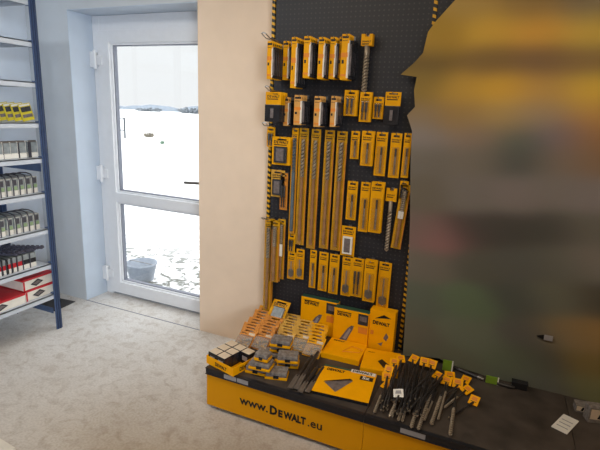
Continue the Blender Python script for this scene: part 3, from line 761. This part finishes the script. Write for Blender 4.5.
nt = m.node_tree; n = nt.nodes; bs = n['Principled BSDF']
a_ = n.new('ShaderNodeAttribute'); a_.attribute_name = 'tint'; nt.links.new(a_.outputs['Color'], bs.inputs['Base Color'])
bs.inputs['Roughness'].default_value = .9; bs.inputs['Specular IOR Level'].default_value = .1
me.materials.append(m)
pan = bpy.data.objects.new('blurred_panel', me); COL.objects.link(pan)
tag(pan, 'tall ragged-edged sheet of blurred gold, brown and grey bands right of the pegboard', 'panel')
pc = at(548, 338, 1, PYB-.004)
cl = thing('plug_tag', 'tiny black and white plug on the blurred sheet', 'plug', (pc.x, PYB-.002, pc.z))
part('plug_tip', MB().prism([(-.05, .0), (-.018, -.012), (-.018, .012)], -.006, 0, 'black').mesh('plug_tip'), cl)
part('plug_body', MB().box(-.018, .02, -.008, 0, -.012, .014, 'greylabel').mesh('plug_body', .002), cl)

# ------------------------------------------------------------------ goods on the platform
def top(x, y, dz=0): return at(x, y, 2, PZ+dz)
def yaw2(a, b): return math.atan2(b.y-a.y, b.x-a.x)
def brand(b, x, z, w, y, T=None, m='black', hs=1.2):
    b.text('D', x, z, w*.19, y, m, T, .05, hs); b.text('E', x+w*.205, z, w*.12, y, m, T, .05, hs); b.text('WALT', x+w*.335, z, w*.665, y, m, T, .05, hs)

# upright cartons at the back
def upright_carton(xa, xb, yt_a, yb_, Y, depth, label, kind, name='yellow_carton'):
    """xa..xb: columns of the front face; Y: its plane"""
    a = at(xa, yt_a, 1, Y); b_ = at(xb, yt_a+(xb-xa)*.2, 1, Y); w = b_.x-a.x; h = a.z-PZ
    o = thing(name, label, 'box', ((a.x+b_.x)/2, Y, PZ+.0005), (0, 0, 0), 'yellow cartons standing at the back of the platform')
    ca_ = part('carton', MB().box(-w/2, w/2, 0, depth, 0, h, 'yellow_box').mesh('carton', .0015), o)
    p = MB()
    if kind == 'cone':
        brand(p, -w*.40, h*.80, w*.40, -.0012)
        p.rect(-w*.41, w*.0, h*.90, h*.925, -.0012, 'black')
        p.rect(w*.2, w*.48, h*.66, h*.96, -.0012, 'pic_dark'); p.rect(w*.24, w*.44, h*.76, h*.9, -.0015, 'grey_pic')
        p.rect(w*.22, w*.48, h*.42, h*.60, -.0012, 'orange')
        p.flat([(-w*.30, h*.12), (-w*.12, h*.06), (w*.06, h*.46), (w*.10, h*.58), (w*.02, h*.58), (-w*.08, h*.48)], -.0012, 'grey_pic')
        p.flat([(-w*.20, h*.18), (-w*.12, h*.14), (w*.02, h*.46), (-w*.02, h*.5)], -.0016, 'greylabel')
    else:
        brand(p, -w*.36, h*.66, w*.66, -.0012)
        for poly, mm in (([(-w*.3, h*.8), (w*.05, h*.92), (w*.35, h*.86), (w*.05, h*.84)], 'black'), ([(-w*.42, h*.4), (-w*.3, h*.4), (-w*.3, h*.5), (-w*.42, h*.5)], 'orange'), ([(w*.1, h*.36), (w*.22, h*.30), (w*.3, h*.42), (w*.2, h*.5)], 'grey_pic'), ([(-w*.1, h*.2), (w*.05, h*.16), (w*.1, h*.26)], 'grey_pic')):
            part('printed_mark', MB().flat(poly, -.0012, mm).mesh('printed_mark'), ca_)
    part('printed_front', p.mesh('printed_front'), ca_)
    part('dark_top', MB().box(-w/2+.001, w/2-.001, .001, depth-.001, h, h+.0015, 'green_band' if kind == 'cone' else 'yellow_box').mesh('dark_top'), o)
    return o
upright_carton(301.5, 338, 296, 338, 2.395, .042, 'yellow carton with cone picture, leftmost and furthest back of the three upright', 'cone')
upright_carton(334.5, 369.5, 307, 340, 2.35, .045, 'yellow carton with cone picture, middle of the three upright', 'cone')
upright_carton(370.5, 396, 309, 345, 2.36, .06, 'yellow carton without a cone, rightmost of the three upright', 'plain')
# flat cartons
def flat_carton(corner_px, right_px, back_px, h, label, name, deco, group):
    """front-left, front-right and back-left corners of the lid as the photograph shows them"""
    A = top(*corner_px, h); B = top(*right_px, h); C_ = top(*back_px, h)
    w = (B-A).length; ang = yaw2(A, B); n_ = Vector((-math.sin(ang), math.cos(ang), 0)); d = (C_-A).dot(n_)
    o = thing(name, label, 'box', (A.x, A.y, PZ+.0005), (0, 0, ang), group)
    deco(o, w, d, h-.0005); return o
def lid_T(h): return Matrix(((1, 0, 0, 0), (0, 0, 1, 0), (0, -1, 0, h), (0, 0, 0, 1)))
# lid prints are drawn in (x, z) with z running from front to back: T maps (x, y, z) -> (x, z, h - y)
def deco_plain(o, w, d, h):
    ca_ = part('carton', MB().box(0, w, 0, d, 0, h, 'yellow_box').mesh('carton', .0015), o)
    p = MB(); T = lid_T(h)
    brand(p, w*.1, d*.84, w*.3, -.001, T); pts = [(w*.48, d*.3), (w*.66, d*.72), (w*.95, d*.62), (w*.9, d*.45)]
    p.tube([(x, -.001, z) for x, z in pts], .0015, 'orange', 4, T); p.tube([(w*.48, -.001, d*.3), (w*.9, -.001, d*.45)], .0015, 'orange', 4, T)
    part('lid_print', p.mesh('lid_print'), ca_)
flat_carton((321, 352), (359, 361), (333, 337.5), .032, 'plain yellow carton lying flat in front of the middle upright carton', 'flat_carton', deco_plain, 'yellow cartons lying flat')
def deco_shoe(o, w, d, h):
    ca_ = part('carton', MB().box(0, w, 0, d, 0, h, 'yellow_box').mesh('carton', .0015), o)
    p = MB(); T = lid_T(h)
    p.text('DEWALT', w*.1, d*.8, w*.2, -.001, 'black', T, .03)
    part('tool_picture', MB().flat([(w*.42, d*.42), (w*.52, d*.55), (w*.85, d*.2), (w*.6, d*.15)], -.001, 'black', T).mesh('tool_picture'), ca_)
    part('white_print', MB().flat([(w*.6, d*.2), (w*.85, d*.1), (w*.9, d*.22)], -.0014, 'white', T).mesh('white_print'), ca_)
    part('lid_print', p.mesh('lid_print'), ca_)
flat_carton((360, 367), (398, 374), (368, 348), .028, 'yellow carton lying flat with a black tool pictured on its lid', 'flat_carton', deco_shoe, 'yellow cartons lying flat')
def deco_pads(o, w, d, h):
    part('sheet_stack', MB().box(.004, w-.004, .004, d-.004, 0, h-.003, 'shell').mesh('sheet_stack', .002), o, label='dark stack edge')
    ca_ = part('cover', MB().box(0, w, 0, d, h-.0028, h, 'yellow_box').mesh('cover', .0005), o)
    p = MB(); T = lid_T(h)
    p.rect(.0, w*.98, d*.93, d*1.0, -.001, 'green_band', T); p.rect(w*.52, w*.98, d*.90, d*1.02, -.0014, 'white', T)
    p.text('DEWALT', w*.55, d*.92, w*.38, -.0018, 'black', T, .05); p.text('DEWALT', w*.08, d*.80, w*.34, -.001, 'black', T, .05, 1.3)
    p.rect(w*.72, w*.96, d*.70, d*.84, -.001, 'black', T); p.text('5x', w*.76, d*.73, w*.14, -.0014, 'white', T, .03)
    p.flat([(w*.14, d*.36), (w*.40, d*.10), (w*.62, d*.58), (w*.56, d*.62)], -.001, 'grey_pic', T); p.flat([(w*.12, d*.36), (w*.15, d*.40), (w*.56, d*.65), (w*.62, d*.6), (w*.55, d*.58)], -.0014, 'black', T)
    part('cover_print', p.mesh('cover_print'), ca_)
flat_carton((311.5, 390), (368.5, 403), (327, 364.5), .022, 'yellow pack of sanding sheets with a dark triangle picture lying flat', 'sanding_sheet_pack', deco_pads, None)

# carton tray of small boxes at the left corner
A = top(206.5, 363); B = top(233, 377); C_ = top(252, 363)
ang = yaw2(A, B); wT = (B-A).length; n_ = Vector((-math.sin(ang), math.cos(ang), 0)); dT = max(.18, (C_-B).dot(n_))
tr = thing('carton_tray', 'yellow cardboard tray of small dark boxes at the front left corner', 'tray', (A.x, A.y, PZ+.0005), (0, 0, ang))
hT = .045; b = MB()
b.box(0, wT, 0, .003, 0, hT, 'yellow_box'); part('front_wall', b.mesh('front_wall'), tr)
part('base', MB().box(.003, wT-.003, .003, dT-.003, 0, .003, 'yellow_box').mesh('base'), tr)
for x in (0, wT-.003): part('side_wall', MB().box(x, x+.003, .003, dT, 0, hT, 'yellow_box').mesh('side_wall'), tr)
part('back_wall', MB().box(.003, wT-.003, dT-.003, dT, 0, hT, 'yellow_box').mesh('back_wall'), tr)
p = MB(); brand(p, wT*.34, .012, wT*.42, -.0008); part('front_print', p.mesh('front_print'), tr)
p = MB(); brand(p, dT*.25, .010, dT*.5, -.0008, Matrix.Translation((wT, 0, 0)) @ Matrix.Rotation(math.pi/2, 4, 'Z')); part('side_print', p.mesh('side_print'), tr)
cw = (wT-.012)/3; cdp = (dT-.012)/3
TRW = Matrix.Translation((A.x, A.y, PZ+.0005)) @ Matrix.Rotation(ang, 4, 'Z')
for ci in range(3):
    for ri in range(3):
        if ci == 2 and ri < 2: continue
        lay = 2
        p_ = TRW @ Vector((.006+cw*(ci+.5), .006+cdp*(ri+.5), .0035))
        o = thing('small_box', 'dark beige-lidded box in the tray, %s column, %s from the front' % (['left', 'middle', 'right'][ci], ORD[ri]), 'box', p_, (0, 0, ang), 'small boxes in the tray')
        bb_ = part('box_body', memo(('sb', 0), lambda: MB().box(-cw/2+.001, cw/2-.001, -cdp/2+.001, cdp/2-.001, 0, .062, 'shell').mesh('box_body', .001)), o)
        part('box_lid', memo(('sl', 0), lambda: MB().box(-cw/2+.004, cw/2-.004, -cdp/2+.004, cdp/2-.004, .062, .0645, 'beige').mesh('box_lid', .001)), o)
        part('price_label', memo(('sp', 0), lambda: MB().rect(-cw*.3, cw*.3, .02, .045, -cdp/2+.0003, 'greylabel').mesh('price_label')), bb_)

# bit cases: smoked lid over a yellow base
def bit_case(px, py, lvl, rz, label, w=.112, d=.078, h=.042):
    p_ = top(px, py, lvl); o = thing('bit_case', label, 'case', (p_.x, p_.y, PZ+lvl+.0005), (0, 0, rz), 'bit cases on the platform')
    part('case_base', memo(('cb', w), lambda: MB().box(-w/2, w/2, -d/2, d/2, 0, h*.32, 'yellow').mesh('case_base', .003)), o)
    def mk():
        b = MB(); b.box(-w/2+.003, w/2-.003, -d/2+.003, d/2-.003, h*.32, h*.9, 'case')
        return b.mesh('case_lid', .006)
    lid_ = part('case_lid', memo(('cl', w), mk), o, label='smoky lid')
    def mk2():
        b = MB()
        b.box(-w*.12, w*.12, -d/2-.002, -d/2+.002, h*.2, h*.55, 'shell'); return b.mesh('latch')
    part('latch', memo(('ct', w), mk2), lid_)
bit_case(258, 371, 0, .1, 'smoky bit case with yellow base, bottom of the left stack')
bit_case(261.5, 367, .043, .12, 'smoky bit case with yellow base, middle of the left stack')
bit_case(263, 359, .086, .05, 'smoky bit case with yellow base, top of the left stack', .075, .06)
bit_case(277, 376, 0, .3, 'smoky bit case with yellow base, alone at the front')
bit_case(288.5, 364.5, 0, .3, 'smoky bit case with yellow base, bottom of the right stack')
bit_case(288, 360, .043, .35, 'smoky bit case with yellow base, top of the right stack')
bit_case(274, 357.5, 0, .2, 'smoky bit case with yellow base, bottom of the rear stack')
bit_case(281.5, 350, .043, .15, 'smoky bit case with yellow base, middle of the rear stack')
bit_case(281.5, 344.5, .086, .2, 'smoky bit case with yellow base, top of the rear stack')

# clear packs filed in columns, leaning back
def clear_pack(px, py, lift, rz, tilt, label, card, group, w=.10, h=.125):
    p_ = top(px, py, lift); o = thing('clear_fastener_pack', label, 'pack', (p_.x, p_.y, PZ+lift+.001), (-tilt, 0, rz), group)
    def mk():
        b = card_mb(w, h, .002, card, False)
        b.text('DEWALT', -w*.42, h*.70, w*.36, -.0006, 'black', bold=.04); b.rect(w*.05, w*.42, h*.68, h*.8, -.0006, 'beige'); b.rect(-w*.4, w*.42, h*.6, h*.63, -.0006, 'grey_pic'); return b.mesh('card')
    part('card', memo(('kc', card), mk), o)
    def mk2():
        b = MB(); b.box(-w*.46, w*.46, -.016, -.001, .002, h*.56, 'clearpack'); return b.mesh('clamshell', .004)
    cs_ = part('clamshell', memo(('kk', 0), mk2), o)
    def mk3():
        b = MB(); rnd = random.Random(3)
        for q in range(16):
            x = rnd.uniform(-w*.36, w*.36); z = rnd.uniform(.012, h*.42); a = rnd.uniform(0, 3.1)
            b.tube([(x-math.cos(a)*.014, -.009+rnd.uniform(-.003, .003), z+.008*math.sin(a)), (x+math.cos(a)*.014, -.009, z-.008*math.sin(a)+.004)], .003, 'steel' if q % 3 else 'straw', 5)
        return b.mesh('contents')
    part('contents', memo(('kn', 0), mk3), cs_)
cols_ = [('far left', 'orange_card', (241, 348), (259, 325), 9), ('left', 'orange_card', (258, 350), (274, 326), 9), ('middle', 'straw', (280, 350), (289, 326), 9), ('right middle', 'straw', (296, 351), (303, 329), 8), ('right', 'yellow', (310, 357), (318, 332), 8)]
for nm, cm, a, b_, k in cols_:
    for i in range(k):
        t = i/(k-1)
        clear_pack(a[0]+(b_[0]-a[0])*t, a[1]+(b_[1]-a[1])*t, 0.004, .04*((i*7) % 5-2)+.05, .95, 'clear pack with a %s card, %s from the front in the %s file' % ({'orange_card': 'orange', 'straw': 'straw', 'yellow': 'yellow'}[cm], ORD[i], nm), cm, 'clear packs filed at the %s' % nm)
# yellow blister packs dropped on top of the files
for (px, py, dz, rz, tl, lb) in ((276, 316, .10, -.1, .75, 'yellow blister pack with a grey picture dropped on the filed packs'), (264, 321, .085, .1, .9, 'yellow blister pack lying left of the pictured one on the files')):
    p_ = at(px, py, 1, 2.36); o = thing('blister_pack', lb, 'pack', (p_.x, p_.y-.02, p_.z-.018), (-tl, 0, rz), None)
    b = card_mb(.12, .13, .003, 'yellow'); part('card', b.mesh('card'), o)
    part('blister', MB().box(-.03, .045, -.018, -.001, .01, .08, 'blister_grey').mesh('blister', .004), o)

# dark chisels lying beside the sanding sheets
def lying(p_from, p_to, lift_a, lift_b):
    """place an object built along +Z so it runs from one point to the other"""
    A = top(*p_from, lift_a); B = top(*p_to, lift_b); d = B-A
    return A, d.length, d.to_track_quat('Z', 'Y').to_euler()
for i, (a, b_, la, lb) in enumerate([((290, 388), (312, 356), .014, .016), ((296, 389), (318, 352), .014, .04), ((300, 392), (318, 367), .013, .013), ((307, 392), (325, 366), .013, .014)]):
    A, ln, ro = lying(a, b_, la, lb)
    o = thing('flat_chisel', 'dark flat chisel, %s from the left beside the sanding sheets' % ORD[i], 'chisel', A, ro, 'chisels on the platform')
    part('shank', MB().tube([(0, 0, ln*.3), (0, 0, ln*.9), (0, 0, ln*.92), (0, 0, ln)], [.011, .011, .008, .008], 'bit_dark', 8).mesh('shank'), o)
    b = MB(); vs_ = []
    for z, w_, t_ in ((0, .013, .0015), (ln*.18, .012, .006), (ln*.34, .010, .010)):
        vs_ += [(-w_, -t_, z), (w_, -t_, z), (w_, t_, z), (-w_, t_, z)]
    fs_ = [(3, 2, 1, 0), (8, 9, 10, 11)]
    for q in (0, 4):
        for k in range(4): l = (k+1) % 4; fs_.append((q+k, q+l, q+4+l, q+4+k))
    b.add(vs_, fs_, 'steel'); part('blade', b.mesh('blade'), o, label='bare grey chisel blade')
    if i >= 2:
        T = Matrix.Translation((0, 0, ln-.02))
        part('sale_tag', MB().box(-.02, .02, -.016, -.012, -.035, .03, 'yellow_deep').mesh('sale_tag'), o, (0, 0, ln-.02), label='yellow cardboard tag')

# heap of hammer drill bits
BITS = [  # tip, shank end, radius, lift tip, lift end, tag colour
 ((374, 413), (385, 387), .0075, .010, .014, 'yellow_deep'), ((380, 404), (387, 379), .005, .010, .03, 'yellow_deep'), ((383, 412), (388, 372), .005, .008, .04, 'yellow_deep'),
 ((389, 417), (399, 395), .006, .03, .085, 'white'), ((386, 409), (394, 364), .005, .02, .045, 'orange'), ((392, 417), (402, 377), .0065, .01, .03, None), ((395, 412), (401, 360), .005, .02, .05, 'yellow_deep'),
 ((398, 421), (411, 386), .0075, .012, .02, None), ((402, 422), (416, 374), .0065, .010, .03, None), ((400, 410), (406, 362), .005, .03, .05, None), ((405, 413), (413, 360), .005, .03, .05, 'yellow_deep'), ((404, 405), (410, 364), .004, .04, .055, None),
 ((411, 428), (425, 384), .0085, .012, .025, None), ((408, 412), (418, 366), .005, .03, .045, None), ((413, 415), (424, 364), .005, .025, .045, 'yellow_deep'), ((418, 430), (437, 377), .0085, .012, .03, 'orange'), ((416, 412), (428, 372), .005, .03, .04, None),
 ((421, 416), (431, 366), .005, .02, .04, 'yellow_deep'), ((424, 421), (437, 390), .006, .010, .02, None), ((431, 425), (446, 383), .0085, .012, .025, 'orange'), ((427, 410), (441, 374), .005, .02, .03, None),
 ((438, 420), (450, 377), .006, .01, .025, 'yellow_deep'), ((450, 436), (456, 394), .0085, .012, .014, None), ((436, 404), (458, 385), .005, .012, .02, 'yellow_deep'), ((440, 410), (465, 381), .005, .01, .014, 'yellow_deep'), ((444, 408), (465, 391), .0065, .01, .014, 'orange'), ((448, 418), (474, 402), .005, .01, .010, 'orange'),
 ((388, 402), (397, 370), .004, .04, .055, None), ((393, 403), (403, 370), .004, .045, .055, None), ((410, 402), (415, 372), .004, .045, .05, None), ((398, 398), (404, 366), .004, .055, .06, None), ((415, 400), (422, 370), .004, .045, .045, None), ((420, 402), (428, 378), .004, .035, .04, None)]
rb = random.Random(11)
for q in range(26):
    x = 380+rb.random()*46; ln_ = rb.uniform(24, 44); BITS.append(((x, 398+rb.random()*14+(x-380)*.18), (x+rb.uniform(4, 26), 398+(x-380)*.18-ln_+8), rb.choice([.004, .0045, .005]), rb.uniform(.015, .045), rb.uniform(.03, .065), None))
TAGRANK = {id(t): k for k, t in enumerate(sorted([t for t in BITS if t[5] and t[5] != 'white'], key=lambda t: t[1][0]))}
THICK = {id(t): k for k, t in enumerate(sorted([t for t in BITS if not t[5] and t[2] >= .0065], key=lambda t: t[0][0]))}
ORD += ['seventeenth', 'eighteenth', 'nineteenth', 'twentieth']
for i, (a, b_, r, la, lb, tg) in enumerate(BITS):
    A, ln, ro = lying(a, b_, la, lb)
    if tg:
        nn = TAGRANK.get(id(BITS[i]), 0)+1
        lab = {'white': 'hammer drill bit with a white tag in the heap', 'orange': 'hammer drill bit with an orange-centred tag, %s tagged from the left' % ORD[nn-1], 'yellow_deep': 'hammer drill bit with a yellow tag, %s tagged from the left' % ORD[nn-1]}[tg]
    elif r >= .0065:
        nt_ = THICK[id(BITS[i])]+1; lab = 'thick untagged hammer drill bit, %s from the left along the platform edge' % ORD[nt_-1]
    else: lab = 'thin untagged dark drill bit in the tangled heap'
    o = thing('hammer_drill_bit', lab, 'drill bit', A, ro, 'hammer drill bits heaped on the platform')
    rq = round(r, 4); lq = round(ln, 2)
    def mk():
        b = MB(); b.flute(.01, lq*.62, rq, lq*.62/(rq*3.2), 'bit' if rq > .0055 else 'bit_dark', None); return b.mesh('spiral')
    part('spiral', memo(('s', rq, lq, rq > .0055), mk), o)
    part('shank', memo(('k', rq, lq), lambda: MB().tube([(0, 0, lq*.62), (0, 0, lq*.8), (0, 0, lq*.82), (0, 0, lq)], [rq*.7, rq*.7, .005, .005], 'bit_dark', 8).mesh('shank')), o)
    part('tip', memo(('t', rq), lambda: MB().prism([(-rq, .012), (0, 0), (rq, .012)], -.0025, .0025, 'tip').mesh('tip')), o, label='bright carbide tip')
    if tg:
        wt = tg == 'white'; tw_, tl_ = (.022, .030) if wt else (.022+.003*(i % 2), .036)
        th_ = MB(); th_.box(-tw_, tw_, -.0015, .0015, -.006 if wt else -.012, tl_, 'white' if wt else 'yellow_box'); th_.flat([(-tw_*.62, tl_*.3), (-tw_*.5, tl_*.78), (tw_*.5, tl_*.78), (tw_*.62, tl_*.3)], .0019, 'greylabel' if wt else 'orange')
        if not wt: th_.flat([(-tw_*.6, tl_*.08), (-tw_*.6, tl_*.16), (tw_*.6, tl_*.16), (tw_*.6, tl_*.08)], .0019, 'black')
        part('sale_tag', th_.mesh('sale_tag'), o, (0, 0, lq-.002), (-.3-.15*(i % 3), .35*((i*3) % 5-2)*.6, 0), label={'white': 'white cardboard tag', 'orange': 'yellow cardboard tag with orange square', 'yellow_deep': 'yellow cardboard tag'}[tg])

# black bars with green ends along the foot of the blurred sheet
def bar(a, b_, r, label, endcol, name='tagged_bar'):
    A, ln, ro = lying(a, b_, r+.001, r+.001)
    o = thing(name, label, 'bar', A, ro, 'bars at the foot of the blurred sheet')
    part('bar_body', MB().tube([(0, 0, 0), (0, 0, ln)], r, 'bit_dark', 10).mesh('bar_body'), o)
    part('end_cap', MB().tube([(0, 0, ln), (0, 0, ln+.012), (0, 0, ln+.03)], [r*1.15, r*1.15, r*.7], endcol, 10).mesh('end_cap'), o)
bar((453, 367), (478, 377), .010, 'black bar with a pale end behind the drill heap', 'steel')
bar((497, 383), (508, 386), .009, 'short black bar between the green tag and the black block', 'bit_dark')
for (px, py, w, h, lb) in ((446.5, 371, .045, .06, 'upright green and white tag behind the drill bit heap'), (491, 384, .055, .04, 'bright green tag by the foot of the blurred sheet')):
    p_ = top(px, py); o = thing('green_tag', lb, 'tag', (p_.x, p_.y, PZ+.001), (0, 0, .05))
    part('tag_card', MB().box(-w/2, w/2, 0, .006, 0, h, 'green').mesh('tag_card', .001), o); part('tag_edge', MB().box(w/2, w/2+.006, 0, .006, 0, h, 'white').mesh('tag_edge'), o)
p_ = top(519, 390); o = thing('black_block', 'small black block at the foot of the blurred sheet', 'block', (p_.x, p_.y, PZ+.001), (0, 0, .02))
part('block_body', MB().box(-.035, .035, 0, .03, 0, .032, 'plinth').mesh('block_body', .003), o); part('block_lid', MB().box(-.037, .037, -.002, .032, .032, .038, 'shell').mesh('block_lid', .001), o)
# card label and small boxes at the right
A = top(551, 427); B = top(567, 435); o = thing('label_card', 'cream price card lying alone on the dark platform top', 'card', (A.x, A.y, PZ+.001), (0, 0, yaw2(A, B)))
wL = (B-A).length
part('card', MB().box(0, wL, 0, .14, 0, .004, 'white').mesh('card', .001), o); b = MB(); T = lid_T(.004)
for q in range(3): b.rect(wL*.15, wL*.85, .03+.03*q, .036+.03*q, -.0006, 'greylabel', T)
part('card_print', b.mesh('card_print'), o)
for (px, py, w, h, lb, rz) in ((581, 413, .05, .035, 'small dark box with pale face, left of the box at the right edge', .1), (598, 424, .09, .075, 'larger pale striped box cut by the right edge of the photo', .25)):
    p_ = top(px, py); o = thing('small_carton', lb, 'box', (p_.x, p_.y, PZ+.001), (0, 0, rz), 'small boxes at the right')
    part('box_body', MB().box(-w/2, w/2, 0, .05, 0, h, 'case').mesh('box_body', .002), o)
    b = MB(); b.rect(-w*.42, w*.3, h*.25, h*.9, -.0006, 'beige'); b.flat([(-w*.1, h*.3), (w*.1, h*.3), (w*.25, h*.85), (w*.05, h*.85)], -.001, 'shell'); part('face_print', b.mesh('face_print'), o)

# ------------------------------------------------------------------ light
W = bpy.data.worlds.new('winter_sky'); S.world = W; W.use_nodes = True
nt = W.node_tree; n = nt.nodes; bg = n['Background']
tc = n.new('ShaderNodeTexCoord'); sp = n.new('ShaderNodeSeparateXYZ'); nt.links.new(tc.outputs['Generated'], sp.inputs[0])
rp = n.new('ShaderNodeValToRGB'); e = rp.color_ramp.elements
e[0].position = 0; e[0].color = (1, 1, 1, 1); e[1].position = .8; e[1].color = (1, 1, 1, 1)
m1 = e.new(.16); m1.color = (1, 1, 1, 1)
st_ = n.new('ShaderNodeMapRange'); st_.inputs['From Min'].default_value = .16; st_.inputs['From Max'].default_value = .9; st_.inputs['To Min'].default_value = 1.0; st_.inputs['To Max'].default_value = 3.5   # overcast sky, brighter overhead
nt.links.new(sp.outputs['Z'], st_.inputs['Value']); nt.links.new(st_.outputs['Result'], bg.inputs['Strength'])
nt.links.new(sp.outputs['Z'], rp.inputs['Fac']); nt.links.new(rp.outputs['Color'], bg.inputs['Color'])
def area(name, loc, rot, sx, sy, power, col):
    l = bpy.data.lights.new(name, 'AREA'); l.shape = 'RECTANGLE'; l.size = sx; l.size_y = sy; l.energy = power; l.color = col
    o = bpy.data.objects.new(name, l); COL.objects.link(o); o.location = loc; o.rotation_euler = rot; return o
def aim(a, b): return (Vector(b)-Vector(a)).to_track_quat('-Z', 'Y').to_euler()
area('ceiling_lamp', (-1.3, 1.1, 2.58), (0, 0, 0), 1.2, .4, 14.5, (1, .86, .66))
area('ceiling_lamp', (-2.4, .7, 2.58), (0, 0, 0), 1.2, .4, 17, (.88, .94, 1))
area('ceiling_lamp', (.3, .6, 2.58), (0, 0, 0), 1.2, .4, 16, (1, .88, .72))  # unseen lamp added to brighten the right half of the display
lo = area('cool_fill', (1.6, -1.4, 1.7), aim((1.6, -1.4, 1.7), (-3.1, 2.0, 1.1)), 1.4, 1.1, 17, (.76, .88, 1)); lo.data.spread = math.radians(60)  # unseen cool fill, added to brighten the left wall
